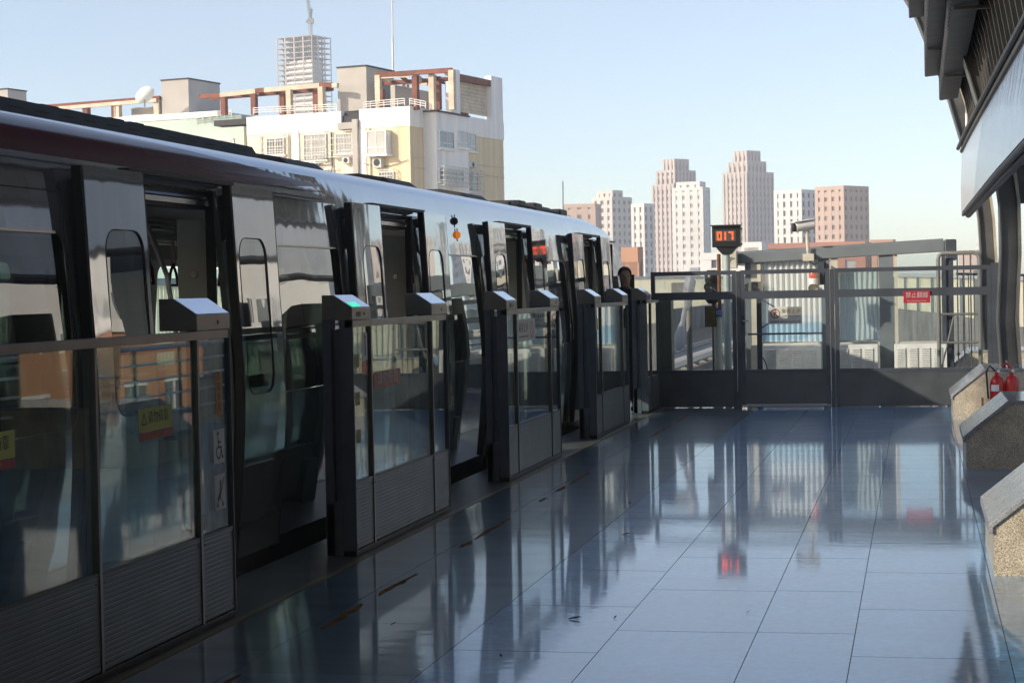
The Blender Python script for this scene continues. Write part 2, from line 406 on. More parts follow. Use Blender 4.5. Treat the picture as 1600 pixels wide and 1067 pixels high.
# noise barriers on the viaduct edges (corrugated cream sheet on concrete parapet)
def barrier(name, label, pts, z0, z1f):
    root = thing(name, label, 'noise barrier', (pts[0][0], pts[0][1], -1.6), group='noise barriers along the viaduct')
    vs = []; fs = []; pv = []; pf = []; cap = []
    tot = [0]
    for a, b in zip(pts, pts[1:]): tot.append(tot[-1] + math.hypot(b[0] - a[0], b[1] - a[1]))
    s = 0; i = 0; k = 0
    P = []
    while s <= tot[-1]:
        while i < len(pts) - 2 and s > tot[i + 1]: i += 1
        f = (s - tot[i]) / (tot[i + 1] - tot[i]); a, b = Vector(pts[i]), Vector(pts[i + 1])
        p = a.lerp(b, f); d = (b - a).normalized(); n = Vector((d.y, -d.x))
        P.append((p, n, k)); k += 1; s += 0.05
    for p, n, k in P:
        o = (0.0, 0.0, 0.06, 0.06)[k % 4]
        q = p + n * o; zt = z1f(p)
        vs += [(q.x, q.y, z0), (q.x, q.y, zt)]
    fs = [(2 * j, 2 * j + 2, 2 * j + 3, 2 * j + 1) for j in range(len(P) - 1)]
    MB().add(vs, fs).build('sheet', M['barrier'], root)
    c = MB(); w = MB(); ps = MB()
    st = max(1, len(P) // 60)
    Q = P[::st]
    for (p, n, k), (p2, n2, k2) in zip(Q, Q[1:]):
        c.bar((p.x, p.y, z1f(p) + .06), (p2.x, p2.y, z1f(p2) + .06), .2, .14)
        w.bar((p.x, p.y, (z0 - 1.6) / 2), (p2.x, p2.y, (z0 - 1.6) / 2), .25, z0 + 1.6)
    c.build('cap', M['barrier_cap'], root); w.build('parapet', M['parapet'], root)
    for j in range(0, len(Q), 3):
        p, n, k = Q[j]; ps.bar((p.x - n.x * .1, p.y - n.y * .1, -.5), (p.x - n.x * .1, p.y - n.y * .1, z1f(p)), .12, .12)
    ps.build('post', M['shelter'], root)
barrier('noise_barrier', 'long cream corrugated noise barrier on the far side of the tracks', [(-15.5, 14), (-15.5, 60), (-15.3, 130), (-15.0, 220)], 0.25, lambda p: 1.80 + p.y * .0033)
barrier('noise_barrier', 'cream corrugated noise barrier seen through the shelter glass and guard rail', [(3.4, 27), (3.0, 45), (1.2, 70), (-2.2, 100), (-5.2, 125)], 0.45, lambda p: 1.50 + max(0, p.y - 27) * .0068)

# ================================================================== TRAIN
def interp(pts):
    def f(z):
        if z <= pts[0][0]: return pts[0][1]
        for (a, xa), (b, xb) in zip(pts, pts[1:]):
            if z <= b: return xa + (xb - xa) * (z - a) / (b - a)
        return pts[-1][1]
    return f
prof = interp([(-.6, -4.19), (-.15, -4.155), (.1, -4.135), (.35, -4.11), (.6, -4.085), (.85, -4.068), (1.1, -4.062), (1.3, -4.07), (1.5, -4.085),
               (1.65, -4.098), (1.9, -4.116), (2.15, -4.136), (2.33, -4.155), (2.42, -4.172), (2.5, -4.205), (2.535, -4.235), (2.575, -4.30), (2.60, -4.39)])
XC = -5.45
ZC = [.1, .35, .6, .85, 1.1, 1.3, 1.5, 1.65, 1.9, 2.15, 2.25, 2.33, 2.42]
T = thing('metro_train', 'silver metro train with maroon roof stripe standing at the platform, doors open', 'train', (XC, 15, -1.11))
DC = [10.16, 14.72, 19.22, 23.75]
YB, YF = 2.0, 26.7
holes = []
for c in DC: holes.append([(c - .67, .03), (c + .67, .03), (c + .67, 2.30), (c - .67, 2.30)])
CABD = (25.24, 25.82)
holes.append([(CABD[0], .03), (CABD[1], .03), (CABD[1], 2.27), (CABD[0], 2.27)])
wins = [(6.0, 7.95), (DC[0] + 1.50, DC[1] - 1.50), (DC[1] + 1.50, DC[2] - 1.50), (DC[2] + 1.5, DC[3] - 1.50)]
wins[0] = (6.3, DC[0] - 1.5)
for a, b in wins: holes.append(rrect(a, b, 1.03, 2.0, .10))
outer = [(YB, -.6), (27.1, -.6), (27.1, .9), (27.0, 1.5), (26.85, 1.9), (26.6, 2.1), (26.1, 2.32), (25.5, 2.45), (24.9, 2.5), (YB, 2.5)]
plate('side_wall', outer, holes, .035, 0, prof, ZC, M['train'], T)
# maroon band under the roof edge, tapering out
sb = [(YB, 2.375), (11.5, 2.375), (12.95, 2.436), (12.95, 2.444), (12.2, 2.470), (11.2, 2.515), (10.2, 2.548), (8.8, 2.566), (YB, 2.574)]
plate('maroon_stripe', sb, [], .003, .004, prof, [2.42, 2.45, 2.48, 2.5, 2.52, 2.535, 2.555], M['stripe'], T)
# roof: cross-section swept along the car, dropping at the nose
rp = [(-4.205, 2.5), (-4.235, 2.535), (-4.30, 2.575), (-4.39, 2.60), (-4.5, 2.62), (-4.7, 2.645), (-5.0, 2.668), (XC, 2.68)]
rp = rp + [(2 * XC - x, z) for x, z in rp[-2::-1]]
vs = []; fs = []
st = [(YB, 0, 1), (12, 0, 1), (18, 0, 1), (23.8, 0, 1), (24.6, -.005, .999), (25.1, -.03, .995), (25.6, -.08, .985), (26.1, -.20, .965), (26.5, -.36, .95), (26.75, -.5, .94)]
for y, dz, sc in st:
    for x, z in rp: vs.append((XC + (x - XC) * sc, y, z + dz * (0.75 + 0.25 * (z - 2.5) / .18)))
n = len(rp)
for i in range(len(st) - 1):
    fs += [(i * n + j, i * n + j + 1, (i + 1) * n + j + 1, (i + 1) * n + j) for j in range(n - 1)]
MB().add(vs, fs).build('roof', M['train_roof'], T, smooth=35)
# nose
nz = []
ns = [(-.6, 27.05), (.9, 27.1), (1.5, 27.0), (1.9, 26.85), (2.1, 26.6), (2.3, 26.1), (2.45, 25.6)]
vs = []; fs = []
for z, y in ns:
    for k in range(9):
        t = -1 + 2 * k / 8; vs.append((XC + t * (XC - prof(min(z, 2.5))) * -.97, y + .45 * (1 - t * t) - .02, z))
for i in range(len(ns) - 1):
    fs += [(i * 9 + j, i * 9 + j + 1, (i + 1) * 9 + j + 1, (i + 1) * 9 + j) for j in range(8)]
MB().add(vs, fs).build('nose', M['train'], T, smooth=40)
# far side, floor, ceiling
pf = lambda z: 2 * XC - prof(z)
fh = []
for a, b in wins: fh.append(rrect(a - .1, b + .1, 1.0, 1.95, .1))
for c in DC:
    fh.append(rrect(c - .56, c - .1, 1.0, 1.95, .08)); fh.append(rrect(c + .1, c + .56, 1.0, 1.95, .08))
def plate_far():
    o = plate('far_side_wall', [(YB, -.6), (YF, -.6), (YF, 2.5), (YB, 2.5)], fh, .03, .03, pf, ZC, M['interior'], T)
    return o
plate_far()
MB().box(2 * XC + 4.24, -4.20, YB, 25.1, -.05, .035).build('floor_panel', M['int_floor'], T)
MB().box(-6.55, -4.35, YB, 25.1, 2.36, 2.40).box(-4.36, -4.22, YB, 25.1, 2.32, 2.45).box(-6.7, -6.54, YB, 25.1, 2.0, 2.4).build('ceiling_panel', M['int_ceil'], T)
MB().box(-6.7, -4.24, 25.1, 25.15, .035, 2.36).build('cab_bulkhead', M['interior'], T)
MB().box(-6.7, -4.2, YB, YB + .05, .035, 2.4).build('car_end_wall', M['interior'], T)
ug = MB(); rr = random.Random(5)
ug.box(-6.5, -4.45, YB, 26, -.75, -.5)
y = YB + .5
while y < 24:
    L_ = rr.uniform(.8, 2.2); ug.box(-5.2, -4.3, y, y + L_, -1.05, -.55); y += L_ + rr.uniform(.1, .5)
ug.build('underframe', M['train_dark'], T)
# windows
for a, b in wins:
    w = plate('window', rrect(a + .002, b - .002, 1.032, 1.998, .098), [], .008, -.004, prof, ZC, G['train'], T)
    MB().bar((prof(1.99) + .004, a + .1, 1.995), (prof(1.99) + .004, b - .1, 1.995), .012, .012).build('window_trim', M['steel'], w)
for a, b in wins:
    MB().box(-6.80, -6.785, a - .08, b + .08, 1.02, 1.93).build('far_window', G['far'], T)
# doors: two leaves slid apart in front of the body
lprof = interp([(.1, -4.135), (.35, -4.11), (.6, -4.085), (.85, -4.068), (1.1, -4.062), (1.3, -4.068), (1.5, -4.078), (1.65, -4.088), (1.9, -4.10), (2.15, -4.112), (2.33, -4.122), (2.5, -4.14)])
def leaf(y0, y1, near, c):
    prof = lprof
    wy = (y0 + .20, y1 - .05) if near else (y0 + .05, y1 - .20)
    o = plate('door_leaf', [(y0, .07), (y1, .07), (y1, 2.335), (y0, 2.335)], [rrect(wy[0], wy[1], 1.06, 2.02, .12, 6)], .032, .072, prof, ZC, M['train'], T)
    plate('leaf_window', rrect(wy[0] + .003, wy[1] - .003, 1.063, 2.017, .118, 6), [], .006, .066, prof, ZC, G['train'], o)
    ring = rrect(wy[0], wy[1], 1.06, 2.02, .12, 6)
    MB().path([(prof(z) + .072, y, z) for y, z in ring], 0.0028, 6, closed=True).build('window_seal', M['train_dark'], o)
    sy = y0 if near else y1
    for yy, s in ((y0, -1), (y1, 1)):
        MB().add([(prof(z) + dx, yy + (s * .022 if k else 0), z) for z in [.07] + [q for q in ZC if q < 2.33] + [2.33] for k in (0, 1) for dx in (.018, .069)],
                 [f for i in range(len([q for q in ZC if q < 2.33]) + 1) for f in ((4 * i, 4 * i + 4, 4 * i + 6, 4 * i + 2), (4 * i + 1, 4 * i + 3, 4 * i + 7, 4 * i + 5), (4 * i + 2, 4 * i + 6, 4 * i + 7, 4 * i + 3), (4 * i, 4 * i + 1, 4 * i + 5, 4 * i + 4))]
                 ).build('edge_seal', M['rubber'], o)
    MB().box(prof(2.2) + .0, prof(2.2) + .045, (y0 + y1) / 2 - .12, (y0 + y1) / 2 + .12, 2.24, 2.30).build('hanger', M['rubber'], o)
for i, c in enumerate(DC):
    h = .67
    leaf(c - h - .74, c - h - .0, True, c)
    leaf(c + h + .0, c + h + .74, False, c)
    # header and frame
    MB().bar((prof(2.33) + .05, c - h - .12, 2.345), (prof(2.33) + .05, c + h + .1, 2.345), .07, .022).build('door_drip_rail', M['rubber'], T)
    MB().box(-4.30, -4.215, c - h, c + h, 2.19, 2.30).build('door_header', M['train_dark'], T)
    MB().tube((-4.2, c - h, 2.262), (-4.2, c + h, 2.262), .018, 8).bar((-4.19, c - h, 2.225), (-4.19, c + h, 2.225), .02, .03).build('door_track', M['steel'], T)
    for s in (-1, 1):
        MB().box(-4.215, -4.165, c + s * h - .02, c + s * h + .02, .035, 2.3).build('door_jamb', M['rubber'], T)
    for s in ((1, -1) if i else (1,)):
        yy = c + s * (h + .10)
        p = MB().box(-4.44, -4.235, yy - .02, yy + .02, .4, 2.14).build('draught_screen', M['interior'], T)
        if s == 1:
            MB().lathe([(.02, -.012), (.022, .01)], (-4.33, yy - .028, 1.80), 12, 'y').build('screw_cap', M['steel'], p)
        MB().path([(-4.46, yy, .04), (-4.46, yy, 1.1), (-4.47, yy, 1.45), (-4.52, yy, 1.8), (-4.64, yy, 2.12), (-4.8, yy, 2.36)], .017, 8, ).build('grab_pole', M['steel'], p)
    MB().box(-4.28, -4.0, c - h - .05, c + h + .05, -.045, -.012).build('door_sill', M['steel'], T)
for x in (-4.62, -6.2):
    MB().tube((x, YB, 2.12), (x, 25.0, 2.12), .016, 8).build('ceiling_rail', M['steel'], T)
rr = random.Random(2)
for k in range(26):
    y = 8.9 + k * .55
    x = -4.95 if k % 2 else -5.9
    s = MB().bar((x, y, 2.12), (x, y + .01, 1.93), .03, .008).build('hanging_strap', M['stripe'], T)
    MB().path([(x, y - .09, 1.76), (x, y + .09, 1.76), (x, y + .06, 1.86), (x, y, 1.93), (x, y - .06, 1.86)], .013, 6, closed=True).build('strap_handle', M['stripe'], s)
for x in (-4.95, -5.9): MB().tube((x, YB, 2.12), (x, 25.0, 2.12), .013, 8).build('strap_rail', M['steel'], T)
for a, b in wins:
    bs = MB().box(-6.65, -6.2, a - .3, b + .3, .38, .45).box(-6.66, -6.58, a - .3, b + .3, .45, .85).build('bench_seat', M['stripe'], T)
    bs = MB().box(-4.66, -4.26, a - .3, b + .3, .38, .45).build('bench_seat', M['stripe'], T)
# cab door, marker lamps
MB().box(-4.27, -4.2, CABD[0] - .03, CABD[0], .03, 2.27).box(-4.27, -4.12, CABD[1], CABD[1] + .03, .03, 2.27).build('cab_door_frame', M['rubber'], T)
MB().bar((prof(2.3) + .03, CABD[0] - .1, 2.30), (prof(2.3) + .03, CABD[1] + .06, 2.30), .05, .02).build('door_drip_rail', M['rubber'], T)
cd = MB().box(-5.0, -4.96, CABD[0] - .5, CABD[1], .04, 2.2).build('cab_door', M['train_dark'], T)
for (px_, py_), mt, nm in (((718, 345.5), 'black', 'marker_lamp_dark'), ((720, 367), 'orange_lamp', 'marker_lamp')):
    d = ray(px_, py_); k = -4.10 / d.x; yy, zz = d.y * k, d.z * k + H
    lp = MB().lathe([(.034, -.004), (.035, .008), (.032, .02), (.023, .031), (.01, .037), (.002, .038)], (prof(zz), yy, zz), 18, 'x').build('marker_lamp', M[mt], T, smooth=50)
    MB().box(prof(zz) + .001, prof(zz) + .009, yy - .006, yy + .006, zz - .06, zz + .06).build('lamp_guard', M['black'], lp)
MB().path([(-4.10, 26.6, 1.5), (-4.0, 26.65, 1.5), (-3.98, 26.65, 1.75)], .015, 8).box(-4.04, -3.94, 26.62, 26.65, 1.5, 1.85).build('cab_mirror', M['black'], T)
# body seams
for c in DC:
    for y_ in (c - 1.47, c + 1.47):
        if y_ < 24.8: MB().path([(prof(z) + .0005, y_, z) for z in [.0] + ZC[:-2]], .0035, 6).build('panel_seam', M['rubber'], T)
MB().path([(prof(2.2) + .0005, YB, 2.2), (prof(2.2) + .0005, 8.7, 2.2)], .003, 6).build('panel_seam', M['rubber'], T)
# roof equipment
rr = random.Random(11)
def roofbox(y0, y1, x0, x1, h):
    b = MB().prism([(x0, 2.60), (x0 + .08, 2.68 + h * .6), (x0 + .3, 2.68 + h), (x1 - .3, 2.68 + h), (x1 - .08, 2.68 + h * .6), (x1, 2.60)], y0, y1)
    y = y0 + .1
    o = b.build('roof_unit', M['roof_gear'], T)
    f = MB()
    while y < y1 - .1:
        f.bar((x0 + .9, y, 2.685 + h), (x1 - .05, y, 2.62 + h * .66), .16, .02); f.bar((x0 + .3, y, 2.682 + h), (x1 - .3, y, 2.682 + h), .22, .012 + rr.uniform(0, .03)); y += .31
    f.build('cooling_fin', M['roof_gear'], o)
roofbox(6.0, 12.9, -6.3, -4.58, .085)
for yc, L_ in ((14.5, .62), (17.45, .62), (20.55, .68)):
    vs = [];
    o = MB().prism([(-6.2, 2.62), (-6.05, 2.74), (-5.8, 2.785), (-5.1, 2.785), (-4.85, 2.74), (-4.72, 2.64)], yc - L_ * .78, yc + L_ * .78)
    for y0_, y1_, k in ((yc - L_, yc - L_ * .78, 0), (yc + L_ * .78, yc + L_, 1)):
        o.prism([(-6.1, 2.62), (-5.9, 2.72), (-5.0, 2.72), (-4.8, 2.63)], y0_, y1_)
    o = o.build('roof_vent_dome', M['roof_gear'], T, bevel=.03)
    MB().tube((-5.15, yc, 2.78), (-5.15, yc, 2.80), .014, 8).tube((-5.15, yc + .3, 2.78), (-5.15, yc + .3, 2.80), .014, 8).build('lifting_eye', M['roof_gear'], o)
y = 21.6
while y < 24.9:
    L_ = rr.uniform(.18, .5); h = rr.uniform(.035, .10)
    MB().box(-5.9, -4.62 - rr.uniform(0, .08), y, y + L_, 2.63, 2.67 + h).build('roof_equipment', M['roof_gear'], T, bevel=.02)
    y += L_ + rr.uniform(.02, .1)
MB().tube((-4.66, 21.5, 2.69), (-4.66, 24.9, 2.68), .018, 8).build('roof_cable', M['roof_gear'], T)

# ================================================================== PLATFORM GATES
PX = -3.5
HEAD = [(PX, 1.497), (PX, 1.575), (PX - .125, 1.658), (PX - .20, 1.658), (PX - .20, 1.497)]
def ribbed(y0, y1, z0, z1, x):
    pts = []; z = z0; p = .0235
    while z < z1 - .001:
        zz = min(z + p, z1); pts += [(x, z + .001), (x + .0012, z + .005), (x + .0012, zz - .004), (x, zz - .001)]; z = zz
    m = MB().prism(pts + [(x - .03, z1), (x - .03, z0)], y0, y1)
    for yy in (y0 + .03, y1 - .03):
        for zz in (z0 + .03, z1 - .03): m.lathe([(.006, .0), (.006, .0035), (.003, .0045)], (x, yy, zz), 8, 'x')
    return m
def gate(name, label, y0, y1, muls, heads, zg=.47):
    t = thing(name, label, 'platform gate', (PX - .1, (y0 + y1) / 2, 0), group='half height platform screen gates')
    ends = [y0] + muls + [y1]
    MB().box(PX - .07, PX - .004, y0, y1, 0.0, .035).build('base_strip', M['black'], t)
    for i, (a, b) in enumerate(zip(ends, ends[1:])):
        hd = heads[i]
        a2, b2 = a + .012, b - .012
        ribbed(a2, b2, .04, zg - .012, PX - .006).build('kick_panel', M['kick'], t)
        MB().box(PX - .028, PX - .016, a2 + .01, b2 - .01, zg, 1.452).build('glass_pane', G['psd'], t)
        MB().box(PX - .04, PX - .002, a2, b2, zg - .012, zg + .004).build('glass_bead', M['black'], t)
        if hd:
            o = MB().prism(HEAD, a, b).build('sensor_head', M['psd'], t, bevel=.004)
            lid = MB()
            n = Vector((.083, 0, .125)).normalized()
            c0, c1 = Vector((PX - .004, 0, 1.5782)), Vector((PX - .121, 0, 1.6558))
            vs = [Vector((p.x, yy, p.z)) + n * h for h in (.0, .003) for p in (c0, c1) for yy in (a + .006, b - .006)]
            MB().add(vs, [(0, 1, 3, 2), (4, 6, 7, 5), (0, 4, 5, 1), (2, 3, 7, 6), (0, 2, 6, 4), (1, 5, 7, 3)]).build('sloped_lid', M['lid'], o)
            MB().lathe([(.011, 0), (.011, .003)], (PX + .0005, (a + b) / 2 + .06, 1.535), 12, 'x').build('key_lock', M['black'], o)
            MB().box(PX - .05, PX - .003, a, b, 1.452, 1.494).build('head_rail', M['psd'], t)
        else:
            MB().box(PX - .055, PX - .001, a - .004, b + .004, 1.452, 1.494).build('top_rail', M['psd'], t, bevel=.003)
    for y in muls:
        MB().box(PX - .055, PX + .002, y - .012, y + .012, .036, 1.4515).build('mullion', M['psd'], t)
    for y, s in ((y0, 1), (y1, -1)):
        MB().box(PX - .085, PX + .001, min(y, y + s * .012), max(y, y + s * .012), .036, 1.496).build('end_post', M['psd_dark'], t)
        MB().box(PX - .20, PX - .145, min(y, y + s * .1), max(y, y + s * .1), .0, 1.496).build('rear_post', M['psd_dark'], t)
        MB().box(PX - .2, PX - .088, min(y + s * .0, y + s * .3), max(y, y + s * .3), 0, .34).build('drive_box', M['psd_dark'], t, bevel=.006)
        lf = MB().box(PX - .135, PX - .095, min(y + s * .03, y + s * .09), max(y + s * .03, y + s * .09), .06, 1.44)
        L_ = min(1.05, (y1 - y0) / 2 - .08)
        e = y + s * (L_ + .03)
        lf.box(PX - .135, PX - .095, min(y + s * .09, e), max(y + s * .09, e), 1.40, 1.44).box(PX - .135, PX - .095, min(y + s * .09, e), max(y + s * .09, e), .06, .46)
        lf = lf.build('sliding_leaf', M['psd_dark'], t)
        MB().box(PX - .119, PX - .111, min(y + s * .092, e), max(y + s * .092, e), .462, 1.398).build('leaf_glass', G['psd'], lf)
    return t
u1 = gate('platform_gate', 'nearest dark platform gate with wheelchair and stroller stickers on its glass', 4.2, 9.29, [5.4, 6.45, 7.64, 8.83], [1, 0, 0, 0, 1])
# note: the two big panes share the rail of the first mullion
u2 = gate('platform_gate', 'platform gate with red lettered sticker and green indicator light on its head', 11.46, 13.92, [11.875, 13.46], [1, 0, 1])
u3 = gate('platform_gate', 'platform gate with grey notice on its glass, beside the orange train lamp', 16.05, 18.51, [16.47, 18.05], [1, 0, 1])
u4 = gate('platform_gate', 'plain platform gate just before the person and the train cab', 20.65, 23.1, [21.07, 22.65], [1, 0, 1])
u5 = gate('platform_gate', 'short last platform gate butting against the end fence', 24.72, 25.84, [25.14], [1, 0])

XS = PX - .0155      # face of the glass
def sticker(par, y0, y1, z0, z1, mat, name='sticker', d=.0015):
    return MB().box(XS, XS + d, y0, y1, z0, z1).build(name, mat, par)
def ring_yz(c, r, w, x, a0=0, a1=360, n=20):
    vs = []; fs = []
    for i in range(n + 1):
        a = R_(a0 + (a1 - a0) * i / n)
        vs += [(x, c[0] + (r - w) * math.cos(a), c[1] + (r - w) * math.sin(a)), (x, c[0] + r * math.cos(a), c[1] + r * math.sin(a))]
    return vs, [(2 * i, 2 * i + 1, 2 * i + 3, 2 * i + 2) for i in range(n)]
def disc_yz(m, c, r, x, n=14):
    return m.add([(x, c[0] + r * math.cos(2 * math.pi * i / n), c[1] + r * math.sin(2 * math.pi * i / n)) for i in range(n)], [tuple(range(n))])
def stroke(m, pts, w, x):
    for p, q in zip(pts, pts[1:]):
        d = Vector((q[0] - p[0], q[1] - p[1])); L_ = d.length or 1; n = Vector((-d.y, d.x)) / L_ * w / 2; e = d / L_ * w * .3
        m.add([(x, p[0] - e.x + n.x, p[1] - e.y + n.y), (x, p[0] - e.x - n.x, p[1] - e.y - n.y), (x, q[0] + e.x - n.x, q[1] + e.y - n.y), (x, q[0] + e.x + n.x, q[1] + e.y + n.y)], [(0, 1, 2, 3)])
    return m
s1 = sticker(u1, 9.055, 9.205, .81, .985, M['white'], 'wheelchair_sticker')
m = MB(); xx = XS + .003
v, f = ring_yz((9.118, .868), .036, .011, xx, 100, 380); m.add(v, f)
disc_yz(m, (9.112, .964), .012, xx)
stroke(m, [(9.112, .945), (9.122, .893), (9.155, .893), (9.168, .84), (9.182, .845)], .012, xx); stroke(m, [(9.116, .92), (9.148, .92)], .010, xx)
m.build('wheelchair_symbol', M['black'], s1)
s2 = sticker(u1, 9.055, 9.205, .575, .755, M['white'], 'stroller_sticker')
m = MB()
stroke(m, [(9.185, .735), (9.155, .695), (9.125, .635), (9.09, .625)], .009, xx)
stroke(m, [(9.135, .70), (9.128, .66), (9.10, .63)], .022, xx); disc_yz(m, (9.133, .715), .012, xx)
stroke(m, [(9.10, .635), (9.09, .605)], .008, xx); stroke(m, [(9.13, .635), (9.16, .605)], .008, xx)
disc_yz(m, (9.088, .598), .011, xx); disc_yz(m, (9.162, .598), .011, xx)
m.build('stroller_symbol', M['black'], s2)
sticker(u1, 8.885, 8.925, .50, .575, M['white_sign'], 'small_label')
# reflected lime banner and its red strip, put on the glass as colour (two of them along the near gate)
for y in (8.12, 6.50):
    a = sticker(u1, y, y + .40, 1.045, 1.155, M['lime'], 'banner_reflection')
    text('pane_lettering', '请勿倚靠', .062, (XS + .002, y + .23, 1.105), (0, 1, 0), (0, 0, 1), M['black'], a, .0006)
    m = MB(); stroke(m, [(y + .03, 1.08), (y + .06, 1.13), (y + .09, 1.08), (y + .03, 1.08)], .007, xx); m.build('warning_triangle', M['black'], a)
    b = sticker(u1, y, y + .40, 1.005, 1.042, M['red_plate'], 'banner_strip')
    text('strip_lettering', '小心站台间隙', .03, (XS + .002, y + .2, 1.0235), (0, 1, 0), (0, 0, 1), M['orange'], b, .0006)
a = sticker(u1, 9.10, 9.19, 1.06, 1.28, M['orange'], 'painted_orange')  # reflection of an orange sign, laid on the pane as colour
for k, c_ in enumerate('注意安全'):
    text('pane_lettering', c_, .042, (XS + .002, 9.145, 1.255 - k * .052), (0, 1, 0), (0, 0, 1), M['black'], a, .0006)
# gate 2
a = sticker(u2, 11.97, 12.62, 1.035, 1.145, M['red_plate'], 'red_sticker')
text('pane_lettering', '请勿倚靠', .10, (XS + .002, 12.30, 1.09), (0, 1, 0), (0, 0, 1), M['white_sign'], a, .0006, width=.5)
for z in (1.19, .95, .71):
    c_ = sticker(u2, 11.55, 11.64, z, z + .085, M['yellow'], 'caution_sticker')
    m = MB(); stroke(m, [(11.565, z + .015), (11.595, z + .07), (11.625, z + .015), (11.565, z + .015)], .007, xx); m.build('caution_triangle', M['black'], c_)
a = sticker(u2, 11.72, 11.83, 1.23, 1.41, M['white'], 'door_sticker'); sticker(u2, 11.72, 11.83, 1.14, 1.228, M['red'], 'door_sticker_base')
m = MB(); stroke(m, [(11.775, 1.27), (11.775, 1.37)], .02, xx); disc_yz(m, (11.775, 1.385), .014, xx); m.build('door_symbol', M['black'], a)
n_ = Vector((.083, 0, .125)).normalized()
q0, q1 = Vector((PX - .010, 0, 1.5822)), Vector((PX - .045, 0, 1.6054))
MB().add([Vector((p.x, yy, p.z)) + n_ * h for h in (.0032, .008) for p in (q0, q1) for yy in (11.50, 11.66)],
         [(0, 1, 3, 2), (4, 6, 7, 5), (0, 4, 5, 1), (2, 3, 7, 6), (0, 2, 6, 4), (1, 5, 7, 3)]).build('indicator_light', M['green_led'], u2)
text('head_number', '0302', .05, (PX + .002, 11.60, 1.532), (0, 1, 0), (0, 0, 1), M['black'], u2, .0006)
# gate 3 notice
a = sticker(u3, 16.55, 17.35, 1.20, 1.40, M['white_sign'], 'grey_notice')
v, f = ring_yz((17.19, 1.30), .075, .014, xx); m = MB().add(v, f); stroke(m, [(17.14, 1.35), (17.24, 1.25)], .012, xx); m.build('prohibition_ring', M['red_plate'], a)
text('notice_lettering', '乘客止步', .10, (XS + .002, 16.82, 1.32), (0, 1, 0), (0, 0, 1), M['black'], a, .0006, width=.42)
m = MB().box(XS + .0016, XS + .0024, 16.62, 17.04, 1.235, 1.25); m.build('notice_line', M['black'], a)
text('head_number', '0303', .05, (PX + .002, 16.21, 1.532), (0, 1, 0), (0, 0, 1), M['black'], u3, .0006)
a = sticker(u4, 20.8, 20.92, 1.2, 1.33, M['yellow'], 'caution_sticker')

# ================================================================== END FENCE
FY = 25.9
Fn = thing('end_fence', 'dark grey framed glass fence closing off the platform end', 'fence', (-1.3, FY, 0))
def fr(m, x0, x1, z0, z1, t=.05, d=.03): return m.box(x0, x1, FY - d, FY + d, z0, z1)
ZT0, ZT1, ZM0, ZM1, ZP = 1.815, 1.872, 1.478, 1.585, .505
bays = [(-3.60, -2.43), (-2.37, -1.17), (-1.10, .955)]
for i, (a, b) in enumerate(bays):
    z0 = .035 if i == 1 else 0.0
    par = Fn
    if i == 1:
        par = None
    w = .055
    m = MB()
    fr(m, a, a + w, z0, ZT1); fr(m, b - w, b, z0, ZT1)
    fr(m, a + w, b - w, ZT0, ZT1, d=.028); fr(m, a + w, b - w, ZM0, ZM1, d=.032); fr(m, a + w, b - w, ZP - .04, ZP + .01, d=.028)
    if i == 1:
        GT = thing('fence_gate', 'grey service gate in the middle of the end fence with bright gap beneath', 'gate', ((a + b) / 2, FY, 0))
        par = GT
    f_ = m.build('gate_frame' if i == 1 else 'bay_frame', M['fence'], par)
    MB().box(a + w, b - w, FY - .02, FY + .005, z0 + .01, ZP - .04).build('solid_panel', M['fence_panel'], par)
    MB().box(a + w, b - w, FY - .004, FY + .004, ZP + .011, ZM0 - .001).build('glass_pane', G['fence'], par)
    MB().box(a + w, b - w, FY - .004, FY + .004, ZM1 + .001, ZT0 - .001).build('upper_glass_pane', G['fence'], par)
    if i == 1:
        MB().tube((a + .1, FY - .06, 1.0), (b - .1, FY - .06, 1.0), .013, 8).tube((a + .1, FY - .06, 1.0), (a + .1, FY, 1.0), .01, 6).tube((b - .1, FY - .06, 1.0), (b - .1, FY, 1.0), .01, 6).build('push_bar', M['fence'], par)
        MB().box(a + .01, a + .04, FY - .055, FY - .03, 1.12, 1.26).build('lock_plate', M['black'], par)
        MB().tube((a + .025, FY - .07, 1.18), (a + .11, FY - .07, 1.18), .009, 8).build('handle', M['steel'], par)
for x in (-2.40, -1.135):
    MB().box(x - .027, x + .027, FY - .035, FY + .035, 0, 1.86).build('gate_post', M['fence'], Fn)
    MB().box(x - .029, x - .021, FY - .040, FY - .036, .2, 1.84).build('post_edge_strip', M['steel'], Fn)
MB().box(.958, 1.10, FY - .06, FY + .06, 0, 1.9).build('wall_post', M['fence'], Fn)
MB().box(-3.60, .955, FY - .05, FY + .05, -.003, .0).build('sill', M['black'], Fn)
rs = thing('red_sign', 'red sign with white lettering hung on the fence middle rail', 'sign', (-.015, FY - .05, 1.46))
MB().box(-.19, .16, FY - .056, FY - .034, 1.385, 1.548).build('plate', M['red_plate'], rs, bevel=.003)
text('lettering', '禁止翻越', .085, (-.015, FY - .058, 1.487), (1, 0, 0), (0, 0, 1), M['white_sign'], rs, .001, width=.29)
text('small_lettering', 'No Climbing Over', .034, (-.015, FY - .058, 1.413), (1, 0, 0), (0, 0, 1), M['white_sign'], rs, .001)

